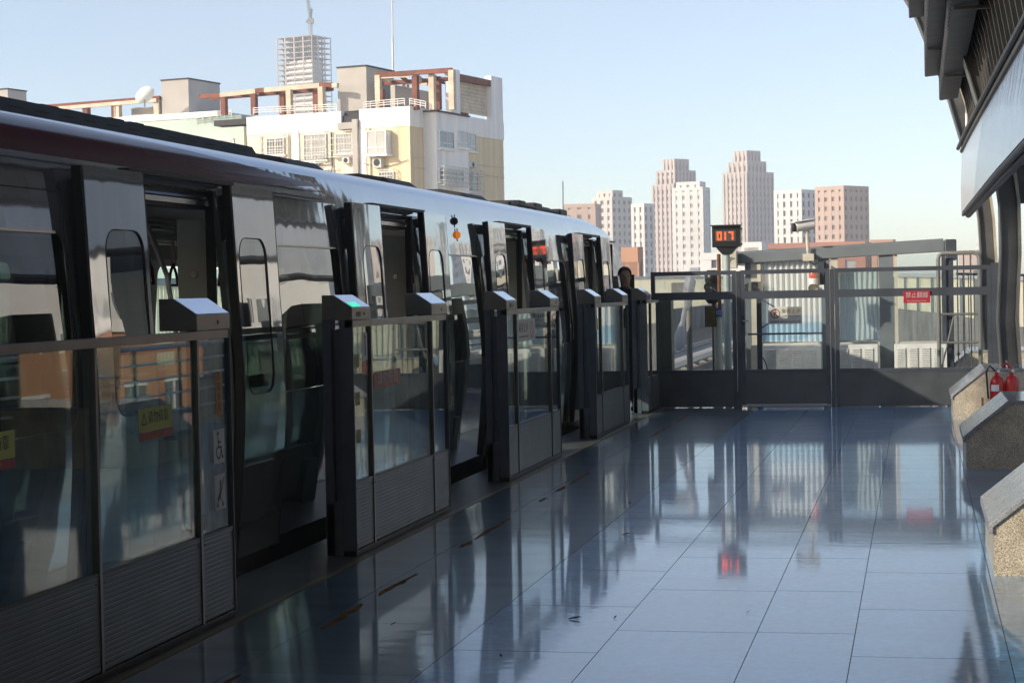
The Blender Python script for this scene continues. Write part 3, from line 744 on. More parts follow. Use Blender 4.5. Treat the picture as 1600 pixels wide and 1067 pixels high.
# ================================================================== GRANITE PLINTHS AND CANOPY ON THE RIGHT
ys = [-1.5, 4.72, 10.95, 17.17, 23.4, 29.6]
plab = ['granite plinth standing behind the camera position', 'granite plinth beside the camera position', 'nearest granite plinth, speckled front in warm sunlight', 'granite plinth with dark shaded front and pale cap',
        'sunlit granite plinth behind the fire extinguishers', 'shaded granite plinth beyond the fence glass']
for y0, lb in zip(ys, plab):
    p = thing('granite_plinth', lb, 'plinth', (1.2, y0 + .7, 0), group='granite plinths under the canopy ribs')
    MB().prism([(.40, 0), (.40, .275), (.775, .575), (2.3, .575), (2.3, 0)], y0 + .02, y0 + 1.43).build('body', M['granite'], p)
    MB().prism([(.372, .24), (.372, .29), (.764, .606), (2.32, .606), (2.32, .577), (.776, .577), (.398, .276), (.398, .24)], y0, y0 + 1.45).build('cap', M['granite_cap'], p, bevel=.004)
inner = [(.585, .98), (1.2, .945), (2.0, .955), (2.6, .925), (3.0, .875), (3.6, .735), (4.6, .46), (5.8, 0.0), (7.0, -.65), (8.0, -1.6), (8.7, -2.7)]
rl = ['curved canopy rib behind the camera position', 'curved canopy rib beside the camera position', 'curved canopy rib above the nearest sunlit plinth', 'curved canopy rib above the dark shaded plinth',
      'curved dark canopy rib rising behind the fire extinguishers', 'curved canopy rib beyond the fence at the canopy end']
def strip(m, pa, pb, y0, y1):
    vs = []
    for (za, xa), (zb, xb) in zip(pa, pb):
        vs += [(xa, y0, za), (xb, y0, zb), (xb, y1, zb), (xa, y1, za)]
    fs = []
    for i in range(len(pa) - 1):
        a, b = 4 * i, 4 * i + 4
        for k in range(4): fs.append((a + k, a + (k + 1) % 4, b + (k + 1) % 4, b + k))
    fs += [(0, 1, 2, 3), (len(vs) - 1, len(vs) - 2, len(vs) - 3, len(vs) - 4)]
    return m.add(vs, fs)
def shift(pts, d):
    out = []
    for i, (z, x) in enumerate(pts):
        a, b = pts[max(i - 1, 0)], pts[min(i + 1, len(pts) - 1)]
        t = Vector((b[1] - a[1], b[0] - a[0])).normalized(); n = Vector((t.y, -t.x))
        out.append((z + n.y * d, x + n.x * d))
    return out
inner0 = inner
for y0, lb in zip(ys, rl):
    dx_ = 0.0 if y0 > 25 else .06 if y0 > 20 else .36
    inner = [(z, x + dx_ * min(1, max(0, (z - 1.2) / 1.4))) for z, x in inner0]
    r = thing('canopy_rib', lb, 'canopy rib', (1.1, y0 + .5, .58), group='curved steel ribs of the canopy')
    strip(MB(), shift(inner, .02), shift(inner, .20), y0 + .32, y0 + .78).build('web', M['rib'], r, smooth=30)
    strip(MB(), shift(inner, .205), shift(inner, .245), y0 + .25, y0 + .85).build('outer_flange', M['rib_flange'], r, smooth=30)
    strip(MB(), inner, shift(inner, .018), y0 + .25, y0 + .85).build('inner_flange', M['rib'], r, smooth=30)
CE = 29.0
cn = thing('platform_canopy', 'dark clad canopy with white fascia band sweeping along the top right', 'canopy', (1.0, 10, 3.0))
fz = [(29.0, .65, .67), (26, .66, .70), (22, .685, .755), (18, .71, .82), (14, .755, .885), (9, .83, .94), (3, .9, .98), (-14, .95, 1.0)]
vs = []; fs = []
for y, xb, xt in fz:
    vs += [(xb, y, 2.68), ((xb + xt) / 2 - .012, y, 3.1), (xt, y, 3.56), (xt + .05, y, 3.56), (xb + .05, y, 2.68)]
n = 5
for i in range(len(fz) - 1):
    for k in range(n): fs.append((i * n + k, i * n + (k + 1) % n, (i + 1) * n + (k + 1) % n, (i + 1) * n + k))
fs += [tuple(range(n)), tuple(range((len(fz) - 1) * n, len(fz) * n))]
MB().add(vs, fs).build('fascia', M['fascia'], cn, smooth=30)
for dx, z, r, mt, nm in ((.0, 3.60, .035, 'pipe', 'gutter_pipe'), (-.05, 3.66, .03, 'cladding', 'gutter_pipe'), (.03, 3.70, .05, 'pipe', 'gutter_pipe'), (.03, 2.655, .03, 'pipe', 'lower_trim'), (.10, 2.645, .045, 'cladding', 'lower_trim')):
    MB().path([((xt if z > 3 else xb) + dx, y + (.3 if dx < 0 else 0), z) for y, xb, xt in fz], r, 8).build(nm, M[mt], cn, smooth=40)
MB().box(1.02, 1.9, -14, CE, 3.3, 3.36).build('soffit', M['cladding'], cn)
# vertical cladding ribs above the fascia and stepped eave sheets
m = MB(); y = -13.5
m.add([(x, yy, z) for yy in (-14, CE - .2) for z, x in ((3.6, .95), (4.2, .84), (4.75, .70), (5.6, .42), (6.6, -.02))], [(i, i + 1, i + 6, i + 5) for i in range(4)])
m.build('upper_wall', M['cladding'], cn)
while y < CE - .3:
    MB().bar((.86, y, 3.62), (.74, y, 4.3), .05, .06).bar((.74, y, 4.3), (.40, y, 5.4), .05, .06).build('cladding_batten', M['pipe'], cn); y += .62
for x0, x1, z0, z1, ye in ((.36, .62, 4.36, 4.74, CE), (.155, .50, 4.71, 5.62, CE - .1), (-.06, .36, 5.58, 6.6, CE - .2), (-.55, .1, 6.55, 7.6, CE - .3), (-1.3, -.4, 7.55, 8.35, CE - .3), (-2.6, -1.2, 8.3, 8.9, CE - .3)):
    o = MB().prism([(x0, z0), (x1, z0 + .03), (x1, z1 + .05), (x0 + .02, z1 - .02)], -14, ye).build('eave_sheet', M['cladding'], cn)
    f = MB(); y = -13.8
    while y < ye - .1:
        f.box(x0 - .015, x0 + .0, y, y + .05, z0 - .01, z1 - .03); y += .31
    f.build('sheet_corrugation', M['cladding'], o)
    y = -12
    while y < ye - .5:
        MB().box(x0 + .02, x1 + .15, y, y + .08, z0 - .035, z0 - .004).build('sheet_bracket', M['pipe'], o); y += 6.22
MB().tube((.74, 28.9, 3.75), (.74, 28.9, 4.35), .018, 8).build('light_tube', M['white'], cn)
hw = thing('station_hall', 'dark panelled station hall around and behind the camera', 'building', (0, -4, 0))
MB().box(1.95, 2.05, -14, 17.8, -.03, 3.3).build('side_wall', M['cladding'], hw)
for k in range(26): MB().box(1.93, 1.948, -13.6 + k * 1.2, -13.52 + k * 1.2, 0, 3.2).build('wall_rib', M['pipe'], hw)
MB().box(-3.3, 3.9, -14.3, -14, -.03, 9.2).build('rear_wall', M['cladding'], hw)
MB().box(-11.5, -2.3, -14, 7.2, 9.0, 9.25).build('roof', M['cladding'], hw)
for y in (-8, -1.5, 4.9): MB().box(-11.4, -2.5, y, y + .3, 8.7, 8.997).build('roof_beam', M['rib'], hw)
lt = thing('sun_blocker', 'unseen concrete block added across the tracks to keep sun off a plinth', 'tower', (-15, 4, -9))  # added off frame only to shade the dark-fronted plinth and stop sun patches
MB().box(-17, -13.4, .2, 6.4, -9, 12.4).build('blocker_body', M['concrete'], lt)
MB().box(-17.1, -13.3, .1, 6.5, 12.4, 12.7).build('blocker_cap', M['shelter'], lt)
bw = thing('end_wall', 'beige panel wall standing on the plinth behind the extinguishers', 'wall', (1.8, 23.66, .608))
MB().box(1.30, 2.25, 23.62, 23.70, .608, 2.62).build('panel', M['beige'], bw)
MB().box(1.10, 2.6, 24.45, 24.6, 2.622, 3.5).build('upper_panel', M['cladding'], bw)
MB().box(1.34, 1.44, 23.60, 23.618, 1.32, 1.36).build('door_handle', M['steel'], bw)
for k, (a, b) in enumerate(((12.5, 17.35), (18.7, 23.2))):
    gr = thing('guard_railing', ['steel guard railing with thin bars before the dark plinth', 'steel guard railing with thin bars before the extinguishers'][k], 'railing', (1.75, (a + b) / 2, 0), group='guard railings on the open side')
    for z, r in ((1.08, .03), (.89, .016), (.70, .016), (.51, .016), (.30, .016)):
        MB().tube((1.75, a, z), (1.75, b, z), r, 8).build('rail_bar', M['white'], gr, smooth=40)
    y = a + .05
    while y < b:
        MB().box(1.735, 1.765, y - .02, y + .02, 0, 1.07).build('baluster', M['fence'], gr); y += 1.45

# ================================================================== SMALL THINGS ON THE PLATFORM
for k, (x, y, lb) in enumerate(((.895, 22.95, 'red fire extinguisher with white label on its shoulder, beside the red holder'), (1.062, 22.99, 'red fire extinguisher casting a shadow on the sunlit granite'))):
    e = thing('fire_extinguisher', lb, 'fire extinguisher', (x, y, 0), group='red fire extinguishers by the plinth')
    r = .083
    MB().lathe([(r * .9, 0), (r, .015), (r, .40), (r * .93, .44), (r * .7, .475), (r * .35, .495), (.022, .50), (.022, .53)], (x, y, .0), 24).build('body', M['red'], e, smooth=40)
    MB().box(x - .018, x + .018, y - .02, y + .02, .53, .565).bar((x, y, .56), (x - .12 + .2 * k, y - .02, .575), .02, .012).bar((x, y, .575), (x - .13 + .22 * k, y - .02, .615), .02, .01).build('valve_lever', M['steel'], e)
    MB().lathe([(.018, 0), (.018, .012)], (x + .02, y - .03, .545), 12, 'y').build('gauge', M['white'], e)
    MB().path([(x - .02, y, .55), (x - .08, y - .03, .60), (x - .12, y - .04, .54), (x - .11, y - .04, .40), (x - .10, y - .04, .25)] if k == 0 else [(x + .02, y, .55), (x - .06, y - .05, .63), (x - .10, y - .06, .60)], .012, 8).build('hose', M['black'] if k == 0 else M['red'], e, smooth=50)
    lb_ = MB(); a0, a1 = (R_(215), R_(285)) if k == 0 else (R_(255), R_(320))
    z0, z1 = (.34, .43) if k == 0 else (.10, .2)
    if k == 0: z0, z1 = .33, .425
    else: z0, z1 = .20, .29
    vs = []; n = 8
    for i in range(n + 1):
        a = a0 + (a1 - a0) * i / n; vs += [(x + (r + .0015) * math.cos(a), y + (r + .0015) * math.sin(a), z0), (x + (r + .0015) * math.cos(a), y + (r + .0015) * math.sin(a), min(z1, .40))]
    MB().add(vs, [(2 * i, 2 * i + 2, 2 * i + 3, 2 * i + 1) for i in range(n)]).build('label', M['white'], e)
for k_ in [o for o in COL.objects if o.name.startswith('fire_extinguisher')]: k_.scale = (1, 1, 1.1)
hb = thing('extinguisher_holder', 'low open red metal holder at the foot of the extinguishers', 'holder', (.98, 22.93, 0))
MB().box(.72, .735, 22.80, 23.13, 0, .27).box(1.18, 1.195, 22.80, 23.13, 0, .12).box(.735, 1.18, 23.115, 23.13, 0, .12).box(.735, 1.18, 22.80, 23.115, 0.001, .012).build('tray', M['red'], hb)
MB().bar((.73, 22.81, .27), (.73, 23.12, .27), .022, .012).build('rim', M['orange'], hb)
sg = thing('signal_baton', 'white stick with red tip leaning on the sunlit plinth', 'baton', (1.04, 23.75, .606))
MB().tube((1.045, 23.7, .61), (1.025, 23.85, .98), .013, 10).build('stick', M['white'], sg)
MB().tube((1.025, 23.85, .98), (1.019, 23.895, 1.09), .019, 10).build('tip', M['red'], sg)
MB().tube((1.08, 23.75, .61), (1.062, 23.9, 1.11), .010, 8).build('second_stick', M['cream_pole'], sg)

# fallen leaves on the floor
for k, (x, y, s, a) in enumerate(((-1.72, 9.35, .036, .2), (-1.52, 9.40, .014, 1.2), (-1.88, 8.35, .016, 2.0), (-.87, 9.62, .012, .3), (-2.6, 9.1, .02, .9), (-1.95, 12.6, .03, .2), (-2.2, 14.4, .03, 1.8))):
    vs = []; n = 9
    for i in range(n):
        t = i / (n - 1); w = s * .38 * math.sin(math.pi * t) ** .7
        for d in (-w, 0, w):
            u = (t - .5) * 2 * s
            vs.append((x + u * math.cos(a) - d * math.sin(a), y + u * math.sin(a) + d * math.cos(a), .002 + abs(d) * .5 + .012 * t * t))
    fs = [f for i in range(n - 1) for f in ((3 * i, 3 * i + 3, 3 * i + 4, 3 * i + 1), (3 * i + 1, 3 * i + 4, 3 * i + 5, 3 * i + 2))]
    tag(MB().add(vs, fs).build('fallen_leaf', M['black']), ['largest dark dry leaf lying on the polished floor', 'small dark leaf just beside the largest fallen leaf', 'small dark leaf lying nearest the camera', 'tiny dark speck of leaf on the open pale floor',
        'small dark leaf near the worn yellow line', 'dark curled leaf by the reflection of the second gate', 'dark leaf lying near the third gate'][k], 'leaf', 'fallen leaves on the platform')

# ================================================================== PERSON by the cab
def skin_mesh(name, verts, edges, radii, sub=2):
    me = bpy.data.meshes.new(name); me.from_pydata(verts, edges, [])
    o = bpy.data.objects.new(name, me); COL.objects.link(o)
    o.modifiers.new('skin', 'SKIN'); sv = me.skin_vertices[0].data
    for i, r in enumerate(radii): sv[i].radius = r if isinstance(r, tuple) else (r, r)
    sv[0].use_root = True
    s = o.modifiers.new('sub', 'SUBSURF'); s.levels = s.render_levels = sub
    dg = bpy.context.evaluated_depsgraph_get(); dg.update()
    r = bpy.data.meshes.new_from_object(o.evaluated_get(dg), depsgraph=dg)
    bpy.data.objects.remove(o); bpy.data.meshes.remove(me)
    return r
def build_person(px, py, pz, rz, label):
    t = thing('person', label, 'person', (px, py, pz), rz)
    k = 1.085
    V = []; E_ = []; Rr = []
    def v(p, r, par=None):
        V.append((p[0] * k, p[1] * k, p[2] * k)); Rr.append(tuple(q * k for q in r) if isinstance(r, tuple) else r * k)
        if par is not None: E_.append((par, len(V) - 1))
        return len(V) - 1
    pel = v((0, 0, .95), (.15, .11)); sp = v((0, -.01, 1.12), (.135, .10), pel); ch = v((0, -.005, 1.32), (.16, .105), sp); nk0 = v((0, 0, 1.46), (.085, .07), ch)
    nk = v((0, -.012, 1.53), .055, nk0); hd0 = v((0, -.025, 1.585), (.062, .07), nk); hd1 = v((0, -.02, 1.655), (.075, .092), hd0); hd2 = v((0, -.008, 1.72), (.072, .088), hd1); v((0, 0, 1.765), (.045, .055), hd2)
    for s in (-1, 1):
        a = v((s * .165, 0, 1.42), .062, ch); b = v((s * .215, .01, 1.15), .044, a); c = v((s * .225, -.03, .93), .03, b); d = v((s * .222, -.045, .86), (.022, .038), c)
        for q in range(4):
            f = v((s * .222, -.08 + q * .022, .80 + .004 * q), .0095, d); f2 = v((s * .215, -.085 + q * .022, .755 + .006 * abs(q - 1)), .0085, f)
        th = v((s * .21, -.085, .845), .011, d); v((s * .20, -.105, .81), .0095, th)
        l1 = v((s * .09, 0, .86), .085, pel); l2 = v((s * .1, -.01, .50), .056, l1); l3 = v((s * .1, .01, .10), .038, l2); v((s * .105, -.12, .04), (.038, .03), l3)
    me = skin_mesh('person_body', V, E_, Rr, 2)
    # face: nose, brow, ears and mouth shaped into the head
    bm = bmesh.new(); bm.from_mesh(me)
    for vt in bm.verts:
        x, y, z = (q / k for q in vt.co)
        if z > 1.56 and y < -.04:
            vt.co.y -= k * (.022 * math.exp(-(x / .014) ** 2 - ((z - 1.655) / .03) ** 2) + .006 * math.exp(-(x / .03) ** 2 - ((z - 1.607) / .012) ** 2))
            vt.co.y += k * .007 * (math.exp(-((abs(x) - .03) / .014) ** 2 - ((z - 1.678) / .012) ** 2))
    bm.to_mesh(me); bm.free()
    body = link('body', me, pm('skin', (0.30, 0.17, 0.115), .5, 0, .06), t, 60)
    for s in (-1, 1):
        MB().lathe([(.005, -.006), (.013, -.004), (.014, .003), (.006, .006)], (s * .083 * k, -.005, 1.655 * k), 10, 'x').build('ear', body.data.materials[0], t, smooth=60)
        MB().lathe([(.006, 0), (.009, .003), (.006, .006)], (s * .03 * k, -.105 * k, 1.678 * k), 10, 'y').build('eye', M['black'], t, smooth=60)
    # dark hair cap
    hv = []; hf = []; n1, n2 = 9, 20
    for i in range(n1 + 1):
        for j in range(n2):
            a = 2 * math.pi * j / n2
            front = min(1, max(0, (-math.sin(a) - .15) / .5))
            ph = (1.85 - .95 * front) * i / n1
            hv.append((.086 * math.sin(ph) * math.cos(a) * k, (-.008 + .106 * math.sin(ph) * math.sin(a)) * k, (1.705 + .092 * math.cos(ph)) * k))
    hf = [(i * n2 + j, i * n2 + (j + 1) % n2, (i + 1) * n2 + (j + 1) % n2, (i + 1) * n2 + j) for i in range(n1) for j in range(n2)]
    MB().add(hv, hf).build('hair', pm('dark_hair', (.012, .01, .01), .6), t, smooth=60, local=True)
    # coat
    V2 = []; E2 = []; R2 = []
    def w(p, r, par=None):
        V2.append(tuple(q * k for q in p)); R2.append(tuple(q * k for q in r) if isinstance(r, tuple) else r * k)
        if par is not None: E2.append((par, len(V2) - 1))
        return len(V2) - 1
    p0 = w((0, 0, .95), (.185, .135)); w((0, 0, .78), (.2, .145), p0); p1 = w((0, -.005, 1.15), (.175, .135), p0); p2 = w((0, -.005, 1.34), (.195, .14), p1); w((0, .0, 1.50), (.085, .08), p2)
    for s in (-1, 1):
        a = w((s * .185, 0, 1.43), .085, p2); b = w((s * .235, .01, 1.15), .066, a); w((s * .24, -.025, .93), .052, b)
    me2 = skin_mesh('coat', V2, E2, R2, 2)
    link('coat', me2, pm('dark_coat_cloth', (.014, .016, .022), .8), t, 60)
    MB().lathe([(.07 * k, 1.47 * k), (.082 * k, 1.50 * k), (.075 * k, 1.545 * k), (.062 * k, 1.54 * k), (.06 * k, 1.48 * k)], (0, 0, 0), 20).build('collar', M['black'], t, smooth=50, local=True)
    V3 = []; E3 = []; R3 = []
    def u(p, r, par=None):
        V3.append(tuple(q * k for q in p)); R3.append(r * k)
        if par is not None: E3.append((par, len(V3) - 1))
        return len(V3) - 1
    q0 = u((0, 0, .93), .15)
    for s in (-1, 1):
        a = u((s * .095, 0, .84), .10, q0); b = u((s * .1, -.01, .5), .078, a); u((s * .1, .01, .11), .068, b)
    link('trousers', skin_mesh('trousers', V3, E3, R3, 2), pm('dark_trousers', (.012, .013, .018), .85), t, 60)
    for s in (-1, 1):
        MB().prism([(s * .105 * k - .05, -.17), (s * .105 * k + .05, -.17), (s * .105 * k + .05, .09), (s * .105 * k - .05, .09)], .002, .085, 'z').build('shoe', M['black'], t, bevel=.03, local=True)
    for ch in t.children:
        if ch.name.startswith(('ear', 'eye')):
            ch.location = Vector(t.location)      # built in local coordinates
    return t
build_person(-3.83, 25.0, 0.0, R_(20), 'person in a dark coat with black hair standing by the train cab')

# ================================================================== BEYOND THE FENCE
SY = 29.5
sh = thing('platform_shelter', 'grey framed glazed shelter with rising roof beam beyond the fence', 'shelter', (-1.0, SY, 0))
MB().prism([(-2.80, 2.0), (.40, 2.115), (.40, 2.285), (-2.80, 2.155)], SY - .12, SY + .12).build('roof_beam', M['shelter'], sh, bevel=.008)
MB().prism([(-2.86, 1.99), (-2.795, 1.99), (-2.795, 2.17), (-2.86, 2.17)], SY - .14, SY + 2.5).build('roof_edge_trim', M['shelter_cream'], sh)
MB().box(.402, .58, SY - .16, SY + .16, 1.98, 2.30).build('beam_end_cap', M['fence'], sh, bevel=.02)
MB().prism([(-2.79, 2.16), (.39, 2.29), (.39, 2.32), (-2.79, 2.19)], SY + .125, SY + 2.5).build('roof_sheet', M['shelter'], sh)
for a, b, mt in ((-2.62, -2.53, 'shelter'), (-2.53, -2.38, 'shelter_cream'), (-1.45, -1.33, 'shelter'), (-1.30, -1.20, 'shelter_cream'), (-.58, -.365, 'shelter'), (-.35, -.30, 'shelter_cream'), (.355, .53, 'fence')):
    MB().box(a, b, SY - .07, SY + .07, 0, 2.02 + (a + 2.8) * .036).build('post', M[mt], sh)
def corr_sheet(x0, x1, y, z0, z1a, z1b, amp, pitch, wob=0.0):
    vs = []; n = int((x1 - x0) / .008); fs = []; zs = 14 if wob else 1
    for j in range(zs + 1):
        for i in range(n + 1):
            f = i / n; x = x0 + (x1 - x0) * f; zt = z1a + (z1b - z1a) * f; z = z0 + (zt - z0) * j / zs
            ph = 2 * math.pi * x / pitch + wob * math.sin(z * 3.1 + x * 5) + wob * .6 * math.sin(z * 7 + x * 11)
            vs.append((x, y + amp * math.sin(ph), z))
    for j in range(zs):
        fs += [(j * (n + 1) + i, j * (n + 1) + i + 1, (j + 1) * (n + 1) + i + 1, (j + 1) * (n + 1) + i) for i in range(n)]
    return MB().add(vs, fs)
corr_sheet(-2.38, -1.45, SY + .02, .78, 2.02, 2.06, .022, .085).build('corrugated_wall', M['corr'], sh, smooth=60)
MB().box(-2.38, -1.46, SY - .03, SY - .022, .80, 1.08).build('protective_film', glass('blue_film', (.86, .95, 1.0), .6), sh)
MB().box(-1.19, -.59, SY - .004, SY + .004, .76, 2.07).build('glass_pane', G['shelter'], sh)
corr_sheet(-1.19, -.59, SY + .16, .78, 1.83, 1.84, .011, .075, 1.3).build('corrugated_wall', M['corr'], sh, smooth=60)
MB().box(-.29, .35, SY - .004, SY + .004, .76, 2.09).build('glass_pane', G['shelter'], sh)
for z in (.76,):
    MB().box(-2.38, .355, SY - .05, SY + .05, z - .05, z).build('sill_rail', M['shelter_cream'], sh)
MB().box(-2.53, -2.40, SY - .25, SY - .08, 0, .74).build('pilaster_box', M['shelter_cream'], sh)
for k, (a, b, n, lb) in enumerate(((-2.34, -1.45, 4, 'white louvred ventilation unit behind the fence gate'), (-1.22, -.60, 3, 'white louvred ventilation unit left of the shelter post with red sign beyond'), (-.36, .42, 4, 'white louvred ventilation unit below the red sign, near the guard rail'))):
    if k == 1: lb = 'white louvred ventilation unit in the middle of the row'
    u = thing('ventilation_unit', lb, 'ventilation unit', ((a + b) / 2, SY - .35, 0), group='louvred ventilation units under the shelter')
    MB().box(a, b, SY - .45, SY - .12, .0, .735).build('case', M['louvre'], u, bevel=.01)
    w = (b - a - .06) / n
    for i in range(n):
        x0 = a + .04 + i * w; x1 = x0 + w - .055
        MB().box(x0, x1, SY - .454, SY - .4505, .12, .68).build('grille_recess', M['louvre_dark'], u)
        m = MB(); z = .13
        while z < .675:
            m.prism([(SY - .456, z), (SY - .475, z - .012), (SY - .475, z - .006), (SY - .456, z + .010)], x0, x1, 'x'); z += .027
        m.build('grille', M['louvre'], u)
gr = thing('maintenance_rail', 'tubular steel ladder rail with round corners beside the canopy rib', 'guard rail', (.57, 28, 0))
MB().path([(.29, 28, 0), (.29, 28, 1.98), (.305, 28, 2.04), (.35, 28, 2.07), (.80, 28, 2.07), (.85, 28, 2.04), (.87, 28, 1.98), (.87, 28, 0)], .030, 10).build('outer_tube', M['greycab'], gr, smooth=50)
MB().tube((.29, 28, 1.19), (.87, 28, 1.19), .018, 8).tube((.29, 28, .78), (.87, 28, .78), .018, 8).build('cross_tube', M['greycab'], gr, smooth=50)
for x in (.56, .65, .745): MB().tube((x, 28, .2), (x, 28, 2.05), .010, 8).build('bar', M['fence'], gr)
MB().box(.40, .50, 28.1, 28.16, 0, 2.0).build('support_post', M['fence'], gr)
MB().tube((.32, 28.02, .4), (.5, 28.02, 1.15), .012, 8).build('brace', M['greycab'], gr)
fg = thing('side_railing', 'low row of thin vertical bars beyond the tubular rail', 'railing', (1.6, 30.8, 0))
MB().tube((.6, 31, 1.78), (2.6, 31, 1.70), .02, 8).tube((.6, 31, .5), (2.6, 31, .5), .02, 8).build('rail_bar', M['greycab'], fg)
for i in range(24): MB().tube((.62 + i * .085, 31, .5), (.62 + i * .085, 31, 1.76 - i * .003), .008, 6).build('baluster', M['greycab'], fg)

# countdown sign on its pole
cs = thing('countdown_display', 'black countdown box showing orange digits 017 on a pole', 'display', (-2.70, 27.5, -.03))
MB().box(-2.91, -2.50, 27.42, 27.62, 2.225, 2.535).build('housing', M['black'], cs, bevel=.006)
MB().box(-2.925, -2.485, 27.36, 27.42, 2.525, 2.545).build('visor', M['black'], cs)
MB().prism([(-2.86, 2.224), (-2.55, 2.224), (-2.64, 2.12), (-2.77, 2.12)], 27.45, 27.6).build('funnel', M['black'], cs)
MB().box(-2.86, -2.565, 27.412, 27.4195, 2.305, 2.465).build('screen', pm('display_screen_grey', (.07, .065, .06), .3), cs, bevel=.002)
MB().box(-2.495, -2.475, 27.46, 27.5, 2.47, 2.50).box(-2.495, -2.475, 27.46, 27.5, 2.25, 2.28).build('hinge', M['black'], cs)
SEG = {'0': 'abcdef', '1': 'bc', '7': 'abc'}
def digit(ch, x, z, w, h, t, y):
    m = MB(); s = SEG[ch]
    d = {'a': (x, x + w, z + h - t, z + h), 'd': (x, x + w, z, z + t), 'f': (x, x + t, z + h / 2, z + h), 'e': (x, x + t, z, z + h / 2), 'b': (x + w - t, x + w, z + h / 2, z + h), 'c': (x + w - t, x + w, z, z + h / 2), 'g': (x, x + w, z + h / 2 - t / 2, z + h / 2 + t / 2)}
    for q in s:
        a, b, c, e = d[q]; g_ = .004
        m.box(a + g_ * (q in 'ad'), b - g_ * (q in 'ad'), y - .004, y, c + g_ * (q not in 'adg'), e - g_ * (q not in 'adg'))
    return m
for ch, x in (('0', -2.835), ('1', -2.775), ('7', -2.67)):
    digit(ch, x, 2.325, .07, .12, .02, 27.4115).build('digit', M['led'], cs)
MB().tube((-2.715, 27.52, -.03), (-2.715, 27.52, 2.13), .052, 16).build('pole', M['pole'], cs, smooth=50)
MB().tube((-2.83, 27.56, -.03), (-2.83, 27.56, 2.13), .028, 10).build('conduit', M['rust'], cs, smooth=50)
np_ = thing('number_post', 'cream post carrying a blue number 02 plate', 'post', (-2.86, 27.3, -.03))
MB().tube((-2.83, 27.3, -.03), (-2.83, 27.3, 1.22), .058, 16).build('post', M['cream_pole'], np_, smooth=50)
MB().box(-2.85, -2.77, 27.225, 27.235, 1.215, 1.345).build('plate', M['blue_plate'], np_)
text('number', '02', .085, (-2.81, 27.224, 1.28), (1, 0, 0), (0, 0, 1), M['white'], np_, .001, width=.066)
nb = thing('notice_board', 'small dark yellow notice with black frame and lines of text', 'notice', (-2.92, 27.2, 1.09))
MB().box(-3.0, -2.845, 27.19, 27.21, 1.085, 1.365).build('board', pm('dark_yellow_notice', (.16, .125, .03), .5, 0, .1), nb)
MB().box(-3.005, -2.84, 27.185, 27.189, 1.355, 1.37).box(-3.005, -2.84, 27.185, 27.189, 1.08, 1.095).box(-3.005, -2.99, 27.185, 27.189, 1.095, 1.355).box(-2.855, -2.84, 27.185, 27.189, 1.095, 1.355).build('frame', M['black'], nb)
m = MB()
for i in range(7): m.box(-2.98, -2.87 - (.03 if i % 3 == 2 else 0), 27.1875, 27.1895, 1.125 + i * .032, 1.137 + i * .032)
m.build('text_lines', M['black'], nb)
MB().tube((-2.90, 27.22, -.03), (-2.90, 27.22, 1.36), .012, 8).build('stake', M['fence'], nb)
sgn = thing('track_signal', 'dark round hooded track signal wrapped against the weather', 'signal', (-2.86, 27.9, -.03))
MB().tube((-2.95, 27.9, -.03), (-2.95, 27.9, 1.55), .03, 10).build('post', M['rust'], sgn)
MB().lathe([(.06, 1.40), (.10, 1.45), (.115, 1.58), (.085, 1.66), (.11, 1.75), (.115, 1.86), (.07, 1.90)], (-2.97, 27.9, 0), 14).build('wrapped_head', M['black'], sgn, smooth=60)
MB().lathe([(.075, 0), (.075, .10), (.06, .10)], (-3.0, 27.72, 1.65), 16, 'y').build('hood', M['black'], sgn)
bp = thing('bagged_signal_post', 'grey post with control box and tied white plastic bag', 'post', (-3.44, 29, -.03))
MB().tube((-3.45, 29, -.03), (-3.45, 29, 1.5), .048, 12).build('post', M['greycab'], bp, smooth=50)
MB().box(-3.70, -3.44, 28.85, 29.05, 1.47, 1.73).build('control_box', M['greycab'], bp, bevel=.01)
rr = random.Random(4)
def bag(prof_, c, name, par):
    vs = []; n = 22; k = len(prof_)
    for r, z, dx in prof_:
        for j in range(n):
            a = 2 * math.pi * j / n; q = r * (1 + .12 * math.sin(a * 5 + z * 23) + rr.uniform(-.2, .2))
            vs.append((c[0] + dx + q * math.cos(a), c[1] + q * .6 * math.sin(a), z))
    fs = [(i * n + j, i * n + (j + 1) % n, (i + 1) * n + (j + 1) % n, (i + 1) * n + j) for i in range(k - 1) for j in range(n)]
    fs += [tuple(range(n - 1, -1, -1)), tuple(range((k - 1) * n, k * n))]
    return MB().add(vs, fs).build(name, M['bag'], par, smooth=60)
bag([(.015, 1.87, .03), (.05, 1.82, .02), (.09, 1.74, .02), (.08, 1.62, .0), (.085, 1.5, -.01), (.06, 1.40, -.03), (.035, 1.30, -.05)], (-3.42, 28.84), 'plastic_bag', bp)
bag([(.03, 1.34, -.05), (.04, 1.24, -.06), (.03, 1.14, -.09), (.05, 1.04, -.11), (.085, .94, -.13), (.09, .82, -.145), (.065, .73, -.145), (.015, .69, -.14)], (-3.44, 28.82), 'plastic_bag', bp)
ol = thing('equipment_cabinet', 'olive green trackside cabinet with sloping corner behind the fence', 'cabinet', (-3.6, 27.1, -.03))
MB().prism([(-3.74, -.03), (-3.47, -.03), (-3.47, 1.50), (-3.60, 1.50), (-3.74, 1.40)], 27.0, 27.3).build('body', M['olive'], ol, bevel=.008)
MB().box(-3.66, -3.65, 26.99, 26.998, .85, 1.4).build('door_edge', M['black'], ol)
dc = thing('arrow_cabinet', 'grey wedge shaped equipment box seen over the gate middle rail', 'box', (-2.4, 28.0, -.03))
MB().prism([(-2.57, 1.635), (-2.42, 1.715), (-2.225, 1.715), (-2.225, 1.545), (-2.42, 1.545)], 27.9, 28.1).build('body', M['greycab'], dc, bevel=.006)
